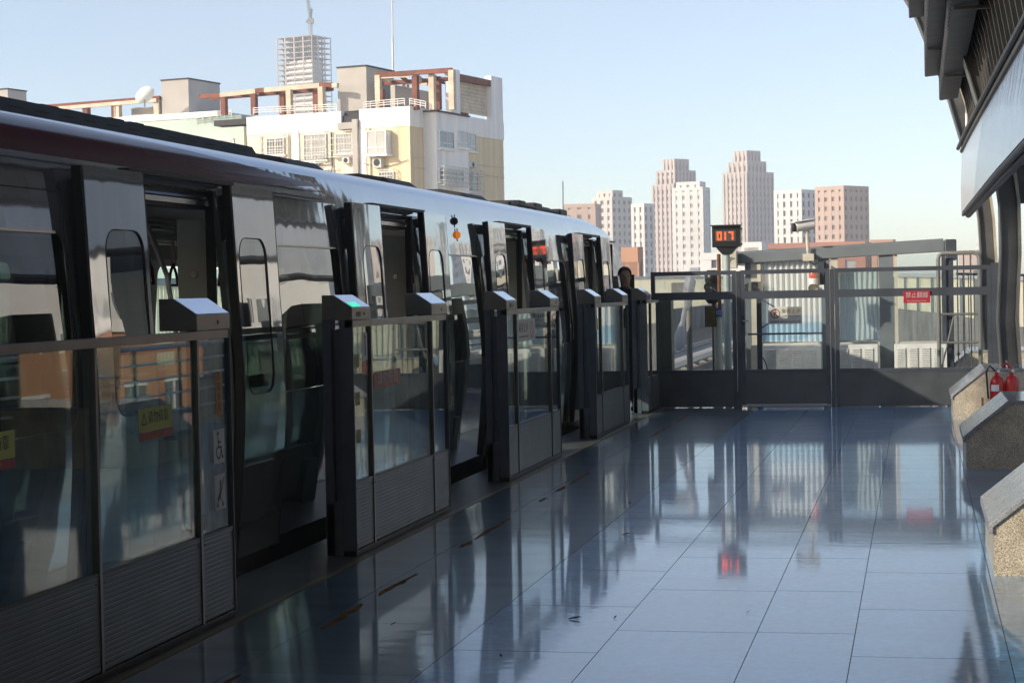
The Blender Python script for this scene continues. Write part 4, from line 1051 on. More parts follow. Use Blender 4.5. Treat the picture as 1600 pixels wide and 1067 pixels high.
MB().tube((-2.30, 28.0, -.03), (-2.30, 28.0, 1.55), .02, 8).build('post', M['fence'], dc)
wp = thing('sign_post', 'dark steel post with bracket arms holding the no entry board', 'post', (-2.2, 26.75, -.03))
MB().box(-2.225, -2.155, 26.72, 26.78, -.03, 1.50).build('post', M['fence'], wp)
MB().bar((-2.16, 26.74, 1.47), (-1.95, 26.66, 1.34), .014, .014).bar((-2.16, 26.74, 1.06), (-2.02, 26.66, 1.15), .014, .014).build('bracket', M['fence'], wp)
MB().path([(-2.15, 26.7, .65), (-2.11, 26.7, .58), (-2.085, 26.7, .48), (-2.085, 26.7, .1), (-2.09, 26.7, -.02)], .009, 6).build('cable', M['black'], wp)
ns_ = thing('no_entry_sign', 'pale board with red prohibition circle and dark lettering', 'sign', (-1.82, 26.6, 1.11))
MB().box(-2.055, -1.585, 26.6, 26.615, 1.115, 1.355).build('board', M['notice_plate'], ns_, bevel=.003)
v, f = ring_yz((-1.955, 1.262), .068, .014, 0)
m = MB().add([(a[1], 26.597, a[2]) for a in v], f); m.bar((-2.0, 26.597, 1.31), (-1.91, 26.597, 1.214), .002, .012); m.build('red_ring', M['red_plate'], ns_)
m = MB(); m.bar((-1.955, 26.598, 1.30), (-1.955, 26.598, 1.262), .002, .022); m.bar((-1.955, 26.598, 1.265), (-1.975, 26.598, 1.22), .002, .011); m.bar((-1.955, 26.598, 1.265), (-1.935, 26.598, 1.22), .002, .011); m.lathe([(.011, 0), (.011, .001)], (-1.955, 26.597, 1.312), 10, 'y'); m.bar((-1.98, 26.598, 1.27), (-1.93, 26.598, 1.285), .002, .009)
m.build('walker_symbol', M['black'], ns_)
text('lettering', '乘客止步', .068, (-1.735, 26.598, 1.29), (1, 0, 0), (0, 0, 1), M['black'], ns_, .001, width=.265)
text('small_lettering', 'Staff Only Please', .03, (-1.735, 26.598, 1.225), (1, 0, 0), (0, 0, 1), M['greycab'], ns_, .001, width=.25)
text('lower_lettering', '如有需要 请联系车站工作人员', .034, (-1.82, 26.598, 1.145), (1, 0, 0), (0, 0, 1), M['black'], ns_, .001, width=.41)
cc = thing('security_camera', 'white bullet security camera on a bracket above the shelter beam', 'camera', (-1.68, 29.3, 2.2))
MB().lathe([(.055, -.17), (.075, -.165), (.078, .13), (.06, .15)], (0, 0, 0), 18, 'y').build('housing', M['white'], cc, smooth=40, local=True)
MB().lathe([(.05, -.21), (.066, -.205), (.066, -.168), (.05, -.166)], (0, 0, 0), 18, 'y').build('lens', M['black'], cc, smooth=40, local=True)
MB().box(-.085, .085, -.2, .17, .074, .09).build('sun_shield', M['white'], cc, bevel=.008, local=True)
for ch in cc.children:
    ch.location = Vector((.0, 0, .36)); ch.rotation_euler = (R_(8), 0, R_(-62))
MB().path([(-1.66, 29.3, 2.50), (-1.65, 29.3, 2.42), (-1.64, 29.3, 2.18), (-1.63, 29.33, 2.12)], .026, 8).box(-1.72, -1.55, 29.26, 29.40, 2.02, 2.13).build('bracket', M['shelter_cream'], cc)
MB().path([(-1.62, 29.27, 2.02), (-1.55, 29.27, 1.96), (-1.49, 29.3, 1.98), (-1.47, 29.36, 2.05)], .009, 6).build('cable', M['black'], cc)
be = thing('warning_beacon', 'red and white warning beacon with black horn on the shelter post', 'beacon', (-1.56, 29.2, 1.55))
MB().box(-1.60, -1.47, 29.22, 29.40, 1.60, 1.66).box(-1.50, -1.40, 29.26, 29.42, 1.50, 2.0).build('bracket', M['fence'], be)
MB().lathe([(.06, 1.661), (.065, 1.75)], (-1.56, 29.2, 0), 16).build('base', M['white'], be, smooth=40)
MB().lathe([(.062, 1.751), (.068, 1.78), (.066, 1.84), (.045, 1.88), (.01, 1.89)], (-1.56, 29.2, 0), 16).build('lens', M['red'], be, smooth=50)
MB().lathe([(.02, .12), (.03, .02), (.062, -.06), (.066, -.07), (.05, -.06)], (-1.57, 29.18, 1.60), 16, 'y').build('horn', M['black'], be, smooth=50)
MB().box(-1.47, -1.40, 29.2, 29.25, 1.55, 1.65).build('junction_box', M['white'], be)
sk = thing('junction_box', 'beige cable box on the end of the shelter roof beam', 'box', (-2.75, 29.2, 1.95))
MB().box(-2.95, -2.72, 29.15, 29.34, 1.93, 2.20).build('body', M['shelter_cream'], sk, bevel=.01)
MB().path([(-2.86, 29.14, 1.98), (-2.84, 29.12, 2.08), (-2.78, 29.12, 2.10)], .008, 6).build('cable', M['fence'], sk)

# ================================================================== CITY
def cmat(name, col, **k): return pm(name, col, k.pop('rough', .7), 0, k.pop('var', .10), k.pop('vs', .05), **k)
C = {}
C['pale'] = cmat('pale_stone_cladding', (.62, .585, .53)); C['white'] = cmat('white_render', (.72, .70, .66)); C['pink'] = cmat('pinkish_cladding', (.52, .38, .30))
C['ribs'] = cmat('ribbed_stone', (.56, .49, .44)); C['brick'] = cmat('red_brick_render', (.42, .18, .115)); C['terracotta'] = cmat('terracotta_render', (.46, .24, .14))
C['win'] = pm('distant_window_glass', (.10, .105, .12), .15, 0, .3, .3); C['winp'] = pm('distant_window_brown', (.20, .16, .14), .25, 0, .3, .3); C['winl'] = pm('distant_window_pale', (.36, .35, .34), .3, 0, .2, .3)
C['concrete'] = cmat('raw_concrete', (.46, .43, .40))
C['yellow'] = pm('yellow_render', (.74, .61, .40), .85, 0, .16, .9, .004, 6, (1.4, 1.4, .12), grain=.05, gs=9); C['cream'] = pm('cream_render', (.76, .69, .53), .85, 0, .16, .9, .004, 6, (1.4, 1.4, .15))
C['wparap'] = pm('white_parapet_render', (.86, .84, .80), .85, 0, .13, .9, .004, 6, (1.4, 1.4, .15)); C['mint'] = pm('mint_render', (.50, .60, .53), .85, 0, .08, .5, .004, 6)
C['grey'] = pm('grey_render', (.45, .42, .38), .9, 0, .10, .5, .004, 6); C['redbeam'] = pm('red_brown_paint', (.19, .065, .042), .75, 0, .35, 1.5); C['creambeam'] = pm('peeled_cream_paint', (.60, .50, .38), .8, 0, .2, 1.0)
C['tar'] = pm('roof_tar_edge', (.05, .05, .055), .8); C['frame'] = pm('white_window_frame', (.72, .72, .70), .5); C['pane'] = pm('window_pane', (.13, .14, .15), .06, 0, .3, .8, spec=.8); C['curtain'] = pm('curtained_pane', (.42, .42, .40), .2, 0, .15, 1)
C['cage'] = pm('white_cage_bars', (.62, .60, .55), .5); C['ac'] = pm('ac_unit_white', (.58, .57, .54), .5)

def corner_frame(xc, y, Y, phi):
    P = at(xc, y, Y); b = math.atan2(P.x, P.y); fw = Vector((math.sin(b), math.cos(b))); rt = Vector((math.cos(b), -math.sin(b)))
    lx = rt * math.cos(phi) - fw * math.sin(phi); ly = rt * math.sin(phi) + fw * math.cos(phi)
    return P, lx, ly
def hit(px, py, P, d):
    """distance along horizontal direction d from P where the vertical plane through P, d meets pixel px,py; and the height there"""
    r = ray(px, py); det = r.x * (-d.y) - r.y * (-d.x)
    k = (P.x * (-d.y) - P.y * (-d.x)) / det
    q = r * k; t = (Vector((q.x, q.y)) - Vector((P.x, P.y))).dot(d)
    return t, q.z + H
GZ = -9.0
def tower(name, label, xl, xc, xr, yt, Y, phi, glazed_core, skin, pp=3.4, pw=1.6, pd=.5, fh=3.2, bh=1.2, bd=.3, tiers=((0, 1, 0, 1, None),), group='distant towers on the skyline', cat='tower', parap=1.2, z0=GZ):
    P, lx, ly = corner_frame(xc, yt, Y, R_(phi))
    Wd = -hit(xl, yt + 30, P, lx)[0]; Dp = hit(xr, yt + 30, P, ly)[0]; Hh = P.z - z0
    t = thing(name, label, cat, (P.x, P.y, z0), math.atan2(lx.y, lx.x), group)
    zb = 0
    for ti, (a, b, c, d, yy) in enumerate(tiers):
        zt = (at(xc, yy, Y).z - z0) if yy is not None else Hh
        x0, x1, y0, y1 = -Wd * (1 - a), -Wd * (1 - b), Dp * c, Dp * d
        zl = max(0, zb - .5) if ti else 0
        MB().box(x0 + .6, x1 - .6, y0 + .6, y1 - .6, zl, zt - .3).build('glazed_core' if ti == 0 else 'upper_glazed_core', glazed_core, t, local=True)  # one glass box carries the windows of every facade, seen between the piers
        m = MB()
        n = max(2, round((x1 - x0) / pp)); s = (x1 - x0) / n
        zf = zb if ti else 0
        for i in range(n + 1):
            x = x0 + i * s; xa, xb = max(x0, x - pw / 2), min(x1, x + pw / 2)
            if i == 0: xb = x0 + pw * .75
            if i == n: xa = x1 - pw * .75
            m.box(xa, xb, y0 + .6 - pd, y0 + .65, zf, zt); m.box(xa, xb, y1 - .65, y1 - .6 + pd, zf, zt)
        n2 = max(2, round((y1 - y0) / pp)); s2 = (y1 - y0) / n2
        for i in range(n2 + 1):
            y = y0 + i * s2; ya, yb = max(y0 + .61, y - pw / 2), min(y1 - .61, y + pw / 2)
            if yb > ya:
                m.box(x1 - .65, x1 - .6 + pd, ya, yb, zf, zt - .01); m.box(x0 + .6 - pd, x0 + .65, ya, yb, zf, zt - .01)
        m.build('pier', skin, t, local=True)
        m = MB(); z = zf + fh
        while z < zt - .5:
            m.box(x0 + .61 - bd, x1 - .61 + bd, y0 + .61 - bd, y1 - .61 + bd, z - bh / 2, z + bh / 2); z += fh
        m.build('floor_band', skin, t, local=True)
        MB().box(x0 + .08, x1 - .08, y0 + .08, y1 - .08, zt - parap, zt + .02).build('parapet', skin, t, local=True)
        zb = zt
    return t, Wd, Dp, Hh
RS = dict(pp=2.7, pw=1.45, pd=.75, bh=1.5, bd=.25, fh=3.4)
GS = dict(pp=3.4, pw=1.9, pd=.5, bh=1.7, bd=.42, fh=3.2)
tower('ribbed_tower', 'stepped tower with vertical stone ribs, left of the countdown display', 1019, 1053, 1096, 287, 900, 40, C['winp'], C['ribs'], tiers=((0, 1, 0, 1, None), (.08, .93, .10, .86, 265), (.26, .80, .2, .72, 247)), **RS)
tower('ribbed_tower', 'tall stepped ribbed tower standing directly behind the countdown display', 1129, 1167, 1209, 268, 880, 40, C['winp'], C['ribs'], tiers=((0, 1, 0, 1, None), (.12, .92, .10, .80, 251), (.26, .80, .2, .70, 234)), **RS)
tower('white_tower', 'bright white tower in front of the left ribbed tower', 1050, 1098, 1110, 292, 700, 18, C['winl'], C['white'], pp=3.1, pw=1.9, pd=.5, bh=1.5, bd=.4, fh=3.0, tiers=((0, 1, 0, 1, None), (.12, .88, .1, .9, 283)))
tower('white_tower', 'white block with notched grey shaded side above the train nose', 925, 956, 988, 308, 720, 38, C['winp'], C['pale'], pp=2.9, pw=1.8, pd=.5, bh=1.4, bd=.4, fh=3.0, tiers=((0, 1, 0, 1, None), (.15, .95, .08, .6, 297)))
tower('white_tower', 'narrow white block with dark window columns beside the left ribbed tower', 986, 1006, 1022, 318, 650, 35, C['winp'], C['white'], pp=2.7, pw=1.6, pd=.5, bh=1.2, bd=.3, fh=3.0)
tower('beige_block', 'low pinkish block just above the train roof', 880, 930, 940, 318, 600, 12, C['winp'], C['pink'], pp=3.6, pw=2.2, pd=.4, bh=1.8, bd=.35, fh=3.2)
tower('white_block', 'white block with even dark windows right of the tall ribbed tower', 1209, 1252, 1285, 296, 640, 32, C['win'], C['white'], **{**GS, 'pp': 3.1, 'bh': 1.1, 'pw': 1.8, 'fh': 3.0})
tower('pink_block', 'pink brown slab with rows of square windows behind the security camera', 1273, 1318, 1358, 290, 610, 36, C['winp'], C['pink'], **{**GS, 'pp': 3.0, 'pw': 1.7, 'bh': 1.6, 'fh': 3.0})
tower('brick_block', 'long low red brick block below the pink slab', 1185, 1352, 1362, 377, 430, 5, C['winl'], C['brick'], group='low blocks on the skyline', cat='building', pp=5.5, pw=2.9, pd=.5, bh=1.4, bd=.4, fh=3.3)
tower('low_white_block', 'small blank white block behind the shelter roof corner', 1158, 1190, 1200, 378, 420, 12, C['winl'], C['white'], group='low blocks on the skyline', cat='building', pp=4, pw=3.2, pd=.5, bh=2.4, bd=.4, fh=3.3)
tower('low_white_block', 'low white block with small dark windows beside the countdown pole', 1094, 1168, 1178, 394, 330, 8, C['win'], C['white'], group='low blocks on the skyline', cat='building', pp=3.9, pw=2.6, pd=.4, bh=1.9, bd=.38, fh=3.2)
tower('orange_block', 'small orange block above the right end of the shelter beam', 1360, 1396, 1400, 374, 560, 8, C['winl'], C['terracotta'], group='low blocks on the skyline', cat='building', pp=5, pw=3, pd=.4, bh=1.8, bd=.35, fh=3.3)
tower('orange_block', 'orange brick block with white top beside the train nose', 970, 997, 1006, 386, 300, 20, C['win'], C['terracotta'], group='low blocks on the skyline', cat='building', pp=3.8, pw=2.4, pd=.4, bh=1.7, bd=.35, fh=3.2, parap=2.4)
tower('far_white_block', 'hazy white block low at the right horizon', 1526, 1548, 1556, 378, 900, 20, C['winl'], C['white'], group='low blocks on the skyline', cat='building', pp=4, pw=2.8, pd=.4, bh=1.9, bd=.35, fh=3.2)
tower('far_pink_block', 'hazy pinkish low block beside the far white one', 1498, 1526, 1532, 391, 850, 12, C['winl'], C['pink'], group='low blocks on the skyline', cat='building', pp=4, pw=2.8, pd=.4, bh=1.9, bd=.35, fh=3.2)
for k, (a, b, c, yt, Y, cn_) in enumerate(((1700, 1745, 1770, 190, 620, 'pale'), (1800, 1850, 1890, 245, 560, 'white'), (1905, 1960, 1990, 220, 600, 'pink'), (2000, 2060, 2085, 235, 520, 'pale'), (2100, 2150, 2190, 210, 640, 'white'), (2205, 2290, 2320, 240, 500, 'ribs'), (2340, 2420, 2460, 230, 560, 'white'), (2500, 2600, 2640, 242, 520, 'pink'))):
    tower('apartment_tower', ['slim pale tower just outside the right edge', 'white tower right of the slim pale one', 'pink tower between two paler towers', 'pale tower beside the pink one', 'taller white tower further round', 'ribbed stone tower further round', 'white tower near the end of the row', 'pink tower at the end of the row'][k], a, b, c, yt, Y, 14, C['win'], C[cn_], group='towers out of frame reflected in the train', pp=4.2, pw=2.4, pd=.5, bh=1.5, bd=.4, fh=3.2)
rr = random.Random(21)
for i in range(15):
    x = 1000 + i * 38 + rr.uniform(-8, 8); w = rr.uniform(22, 44); Y = rr.uniform(420, 800)
    nm = ['pale', 'pink', 'white', 'terracotta'][i % 4]
    tower('low_house', 'tiny low %s house in the far row along the horizon' % {'pale': 'stone coloured', 'pink': 'pinkish', 'white': 'white', 'terracotta': 'terracotta'}[nm], x, x + w * .8, x + w, rr.uniform(419, 433), Y, rr.uniform(5, 25), C['winl'], C[nm], group='small far houses along the horizon', cat='house', pp=4, pw=2.6, pd=.4, bh=1.9, bd=.35, fh=3.2)
# tower under construction with crane
P, lx, ly = corner_frame(487, 53, 1000, R_(35))
Wd = -hit(432, 100, P, lx)[0]; Dp = hit(518, 100, P, ly)[0]; Hh = P.z - GZ
tc_ = thing('unfinished_tower', 'bare concrete tower frame under construction rising behind the apartments', 'tower', (P.x, P.y, GZ), math.atan2(lx.y, lx.x), 'distant towers on the skyline')
m = MB(); cm = MB(); z = 0; k = 0; inf = MB()
while z < Hh + .1:
    m.box(-Wd, 0, 0, Dp, z - .35, z); z += 2.95; k += 1
m.build('floor_slab', C['concrete'], tc_, local=True)
for i in range(5):
    for j in range(4):
        x, y = -Wd * (1 - i / 4), Dp * j / 3
        cm.box(x - (.0 if i == 0 else .4), x + (.8 if i == 0 else .0 if i == 4 else .4), y - (.4 if j else 0), y + (.4 if j < 3 else 0), 0, Hh - .2)
cm.build('column', C['concrete'], tc_, local=True)
inf.box(-Wd * .74, -1.5, 1.8, Dp * .6, 0, Hh - 14).box(-Wd * .5, -1.6, 1.2, Dp * .6, Hh - 22, Hh - 13.9)
inf.build('infill_wall', C['pale'], tc_, local=True)
m = MB(); z = Hh - 74
while z < Hh - 15:
    m.box(-Wd * .73, -.4, .1, .45, z + .05, z + 1.2); z += 2.95
m.build('spandrel_wall', C['white'], tc_, local=True)
cr = thing('tower_crane', 'grey lattice tower crane with steep jib on the unfinished tower', 'crane', (at(485, 53, 1010).x, 1010, GZ + Hh))
b0 = at(485, 56, 1010)
def lattice(p, q, w, n, r):
    m = MB(); p, q = Vector(p), Vector(q); d = (q - p).normalized(); a = d.orthogonal().normalized(); b = d.cross(a)
    cs_ = [a * w + b * w, a * w - b * w, -a * w - b * w, -a * w + b * w]
    for c in cs_: m.tube(p + c, q + c, r, 4)
    for i in range(n):
        s, e = p.lerp(q, i / n), p.lerp(q, (i + 1) / n)
        for j in range(4): m.tube(s + cs_[j], e + cs_[(j + 1) % 4], r * .7, 4)
    return m
b1 = at(485, 34, 1010); lattice(b0, b1, .8, 8, .16).build('mast', C['concrete'], cr)
j1 = at(478, -14, 1005); lattice(b1 + Vector((0, 0, 1)), j1, .55, 14, .13).build('jib', M['shelter'], cr)
c1 = at(489, 32, 1012); MB().bar(b1 + Vector((-2.5, 0, 0)), c1, 1.2, 1.0).box(b1.x - 1.5, b1.x + 1.8, b1.y - 1, b1.y + 1, b1.z - 1.2, b1.z + 1.5).build('cab', M['greycab'], cr)
h1 = at(487, 14, 1010); lattice(b1, h1, .4, 5, .18).build('a_frame', M['shelter'], cr); MB().tube(h1, j1, .10, 4).build('jib_rope', M['shelter'], cr)

# -------- yellow apartment block with roof pergolas
P, lx, ly = corner_frame(640, 190, 136, R_(27)); th = math.atan2(lx.y, lx.x)
def A(px, py): return hit(px, py, P, lx)
def B(px, py): return hit(px, py, P, ly)
ap = thing('apartment_block', 'yellow apartment block with white parapet and red brown roof pergola', 'building', (P.x, P.y, GZ), th)
def lz(z): return z - GZ
zr = lz(A(640, 166)[1]); zy = lz(A(640, 197)[1]); zr2 = lz(A(400, 182)[1])
uL = A(383, 230)[0]; uM = A(562, 220)[0]; uD = B(787, 250)[0]
zy2 = lz(A(500, 205)[1])
MB().box(uM, 0, 0, uD, 0, zy).build('wall', C['yellow'], ap, local=True)
MB().box(uL, uM, .35, uD * .8, 0, zy2).build('cream_wall', C['cream'], ap, local=True)
MB().box(uM + .03, .06, -.06, uD + .04, zy, zr).build('parapet', C['wparap'], ap, local=True)
uG0, uG1 = A(530, 185)[0], A(563, 185)[0]
MB().box(uL, uG0, .28, uD * .78, zy2, zr2).build('parapet', C['wparap'], ap, local=True)
MB().box(uG0 + .02, uG1, .8, uD * .7, zy2, lz(A(545, 174)[1])).build('recess_wall', C['tar'], ap, local=True)
MB().box(uM, uM + .55, -.07, 0, 0, zy - .01).box(A(455, 220)[0], A(464, 220)[0], .2, .35, 0, zy2 + .2).build('pilaster', C['wparap'], ap, local=True)
MB().box(uM - .45, uM - .02, -.35, .35, 0, zy2 + .7).box(A(530, 190)[0], uM - .02, -.3, .35, zy2 - .0, zy2 + .5).build('pilaster', C['grey'], ap, local=True)
def window(face, x0, x1, y0, y1, cage=0, mul=2, sill=True, par=None, pane='pane', base=0.0, boxout=0.0):
    f = A if face == 'A' else B
    u0, z1 = f(x0, y0); u1, z0 = f(x1, y1)
    z1 = f((x0 + x1) / 2, y0)[1]; z0 = f((x0 + x1) / 2, y1)[1]
    z0, z1 = lz(z0), lz(z1)
    def bx(m, a, b, c, d, e0, e1):     # a,b along the facade; e outwards distance
        if face == 'A': return m.box(a, b, -e1 - base, -e0 - base, c, d)
        return m.box(e0 + base, e1 + base, a, b, c, d)
    t = .09
    e = .12 + boxout
    m = MB()
    bx(m, u0, u1, z1 - t, z1, 0, e); bx(m, u0, u1, z0, z0 + t, 0, e); bx(m, u0, u0 + t, z0 + t, z1 - t, 0, e); bx(m, u1 - t, u1, z0 + t, z1 - t, 0, e)
    for i in range(1, mul):
        u = u0 + (u1 - u0) * i / mul; bx(m, u - .035, u + .035, z0 + t, z1 - t, .02, e - .02)
    if z1 - z0 > 1.3: bx(m, u0 + t, u1 - t, z0 + (z1 - z0) * .3 - .03, z0 + (z1 - z0) * .3 + .03, .02, e - .025)
    fr_ = m.build('window', C['frame'], ap if par is None else par, local=True)
    bx(MB(), u0 + t, u1 - t, z0 + t, z1 - t, .0, e - .05).build('pane', C[pane], fr_, local=True)
    if sill: bx(MB(), u0 - .12, u1 + .12, z0 - .12, z0 - .002, 0, e + .12).build('sill', C['wparap'], fr_, local=True)
    if cage:
        m = MB(); d = .55; u0c, u1c, z0c, z1c = u0 - .15, u1 + .15, z0 - .25, z1 + .1; w = .03
        n = int((u1c - u0c) / .22)
        for i in range(n + 1):
            u = u0c + (u1c - u0c) * i / n; bx(m, u - w / 2, u + w / 2, z0c, z1c, d, d + w)
        for i in range(5):
            z = z0c + (z1c - z0c) * i / 4; bx(m, u0c, u1c, z - .025, z + .025, d + w, d + w * 1.8)
            for u in (u0c, u1c): bx(m, u - .02, u + .02, z - .02, z + .02, e, d + w)
        bx(m, u0c, u1c, z0c - .04, z0c, e + .12, d + w)
        m.build('window_cage', C['cage'], fr_, local=True)
    return fr_
ba = -.35
window('A', 413, 442, 215, 242, 1, 2, base=ba); window('A', 471, 508, 209, 250, 1, 3, base=ba, pane='curtain'); window('A', 521, 549, 208, 240, 1, 2, base=ba, pane='curtain')
window('A', 580, 612, 205, 243, 0, 2, pane='curtain', boxout=.75); window('A', 592, 617, 268, 300, 1, 2)
window('A', 413, 442, 268, 296, 1, 2, base=ba); window('A', 480, 520, 264, 300, 1, 2, base=ba)
def acbox(face, x0, x1, y0, y1, base=0.0):
    f = A if face == 'A' else B
    u0, _ = f(x0, y0); u1, _ = f(x1, y1); z1, z0 = lz(f((x0 + x1) / 2, y0)[1]), lz(f((x0 + x1) / 2, y1)[1])
    m = MB()
    if face == 'A': m.box(u0, u1, -.55 - base, -base, z0, z1)
    else: m.box(base, .45 + base, u0, u1, z0, z1)
    o = m.build('ac_unit', C['ac'], ap, bevel=.03, local=True)
    m = MB(); uc, zc, r = (u0 + u1) / 2, (z0 + z1) / 2, min(u1 - u0, z1 - z0) * .36
    if face == 'A': m.lathe([(r, 0), (r, -.02)], (uc, -.555 - base, zc), 16, 'y')
    else: m.lathe([(r, 0), (r, .02)], (.455 + base, uc, zc), 16, 'x')
    m.build('fan_grille', C['tar'], o, local=True)
acbox('A', 587, 601, 247, 263); acbox('A', 536, 548, 246, 256, ba); acbox('A', 484, 496, 252, 262, ba)
# right-hand face: projecting bay and windows
b0, b1 = B(662, 230)[0], B(712, 230)[0]
zb_ = lz(B(690, 181)[1])
MB().box(.0, 1.1, b0, b1, 0, zb_ - .0).build('bay', C['wparap'], ap, local=True)
MB().box(-.05, 1.25, b0 - .15, b1 + .15, zb_, zb_ + .12).build('bay_roof', C['tar'], ap, local=True)
window('B', 664, 688, 206, 234, 0, 2, base=1.1, sill=True); window('B', 695, 711, 206, 233, 0, 1, base=1.1, pane='curtain')
window('B', 664, 703, 265, 287, 1, 4, base=1.1); window('B', 725, 743, 208, 237, 0, 2, pane='curtain'); window('B', 728, 746, 268, 300, 1, 2); acbox('B', 725, 738, 253, 263)
window('B', 664, 703, 306, 330, 0, 4, base=1.1)
for yy in (197, 252, 268):
    z = lz(B(700, yy)[1]); MB().box(0, .04, .02, uD, z - .03, z + .03).build('string_course', C['creambeam'], ap, local=True)
MB().path([(.45, B(752, 268)[0], zy - 3), (.5, B(768, 268)[0], zy - 3.1), (.45, B(775, 280)[0], zy - 5)], .02, 5).path([(uM + .9, -.12, 0), (uM + .9, -.12, zy)], .06, 6).build('drain_pipe', C['cage'], ap, local=True)
for px_ in (405, 448, 516, 556):
    u = A(px_, 220)[0]; MB().tube((u, .22, 0), (u, .22, zy2 - .1), .06, 6).build('drain_pipe', C['cage'] if px_ != 516 else C['tar'], ap, local=True)
for (xa, ya), (xb, yb) in (((405, 246), (556, 240)), ((570, 256), (638, 250))):
    (ua, za0), (ub, zb0) = A(xa, ya), A(xb, yb); n_ = 10
    MB().path([(ua + (ub - ua) * i / n_, -.12 + (.3 if xa < 500 else 0), lz(za0 + (zb0 - za0) * i / n_) - .35 * math.sin(math.pi * i / n_)) for i in range(n_ + 1)], .025, 5).build('cable', C['tar'], ap, local=True)
# roof: stair tower, pergolas, rails
def roofbox_at(name, xl, xc, xr, yt, yb, dd, mat, par, cap=True):
    """a roof box whose near corner sits dd metres behind facade A"""
    Pc = Vector((P.x, P.y, 0)) + Vector((ly.x, ly.y, 0)) * dd
    u0 = hit(xl, yt, Pc, lx)[0]; u1 = hit(xc, yt, Pc, lx)[0]; zt = lz(hit(xc, yt, Pc, lx)[1]); zb0 = lz(hit(xc, yb, Pc, lx)[1])
    Pc2 = Pc + Vector((lx.x, lx.y, 0)) * u1; dp = hit(xr, yt, Pc2, ly)[0]
    o = MB().box(u0, u1, dd, dd + dp, zb0, zt).build(name, mat, par, local=True)
    if cap: MB().box(u0 - .06, u1 + .06, dd - .06, dd + dp + .06, zt, zt + .12).build('roof_edge', C['tar'], o, local=True)
    return o
roofbox_at('stair_tower', 527, 572, 615, 104, 172, 2.6, C['grey'], ap)
roofbox_at('stair_annex', 610, 617, 676, 133, 170, 3.4, C['grey'], ap, cap=False)
zrf = zr - .3
def post(x, yt, dd, mat, w=.42, yb=172):
    Pc = Vector((P.x, P.y, 0)) + Vector((ly.x, ly.y, 0)) * dd
    u, zt = hit(x, yt, Pc, lx); zb0 = hit(x, yb, Pc, lx)[1]
    MB().box(u - w / 2, u + w / 2, dd - w / 2, dd + w / 2, lz(zb0), lz(zt)).build('pergola_post', mat, ap, local=True)
def beam(x0, y0, d0, x1, y1, d1, mat, w=.32, h=.34):
    q = []
    for x, y, dd in ((x0, y0, d0), (x1, y1, d1)):
        Pc = Vector((P.x, P.y, 0)) + Vector((ly.x, ly.y, 0)) * dd; u, z = hit(x, y, Pc, lx); q.append((u, dd, lz(z)))
    MB().bar(q[0], q[1], w, h).build('pergola_beam', mat, ap, local=True)
rb, cb = C['redbeam'], C['creambeam']
for x, yt, dd, mt in ((591, 118, .6, cb), (596, 140, .62, rb), (649, 119, .8, rb), (675, 117, 1.0, cb), (676, 146, 1.05, rb), (684, 120, 4, rb), (706, 110, .3, cb)):
    post(x, yt, dd, mt)
beam(588, 118, .6, 706, 110, .5, rb); beam(592, 122, .55, 640, 120, .55, cb, .1, .12); beam(595, 131, 4, 700, 124, 4, rb, .3, .3); beam(600, 127, 5.5, 668, 131, 5.5, cb, .25, .3)
for k in range(5):
    x = 600 + k * 24; beam(x, 119 - k * 1.5, .6, x + 14, 130 - k * 1.2, 5, rb if k % 2 else cb, .18, .25)
post(617, 135, 4.5, C['grey'], .5); post(634, 128, 5.5, cb, .4, 140)
# white corner frame and shade screen on the right-hand face
c0, c1 = B(705, 150)[0], B(719, 150)[0]
MB().box(-.5, .0, c0, c1, zr, lz(B(712, 109)[1])).build('corner_pier', C['wparap'], ap, local=True)
e0, e1 = B(768, 160)[0], uD
MB().box(-.6, .02, e0, e1, zr, lz(B(777, 121)[1])).build('corner_pier', C['wparap'], ap, local=True)
for k in range(9):
    z = zr + .35 + k * (lz(B(745, 128)[1]) - zr - .5) / 8.6
    MB().box(-.50, -.40, c1, e0 + .2, z, z + .26).build('screen_slat', C['creambeam'], ap, local=True)
za = lz(B(720, 113)[1]); zb2 = lz(B(768, 121)[1])
MB().bar((-.2, c1, za - .4), (-.2, e0, zb2 - .5), .35, .5).bar((-2.5, c1, za - .4), (-2.5, e0, zb2 - .5), .3, .4).build('pergola_beam', rb, ap, local=True)
for u in (c1 + 1, c1 + 3.2, (c1 + e0) / 2 + 1): MB().box(-1.6, -1.3, u, u + .3, zr - .2, za - .5).bar((-2.6, u, za - .5), (-.1, u, za - .5), .25, .3).build('pergola_post', rb, ap, local=True)
# left pergola above the cream wing
for x, yt, mt, dd in ((397, 148, rb, 1.2), (442, 146, rb, 2.0), (452, 140, cb, 1.1), (494, 141, rb, 2.0), (502, 136, cb, 1.0), (350, 150, rb, 1.4)):
    post(x, yt, dd, mt, .42, 180)
beam(312, 151, 1.3, 345, 150, 1.3, rb); beam(345, 149, 1.25, 400, 143, 1.25, cb); beam(400, 142.5, 1.25, 414, 141, 1.25, rb); beam(414, 141.5, 1.2, 500, 134, 1.2, cb); beam(500, 133, 1.15, 520, 133, 1.15, rb); beam(520, 134, 1.15, 528, 134, 1.1, cb)
beam(330, 154, 3, 440, 145, 3, rb, .3, .3); beam(440, 146, 3, 520, 139, 3, rb, .3, .3)
for k in range(7): beam(350 + k * 26, 148 - k * 2.2, 1.3, 352 + k * 26, 150 - k * 2.0, 3.2, rb if k % 2 else cb, .2, .25)
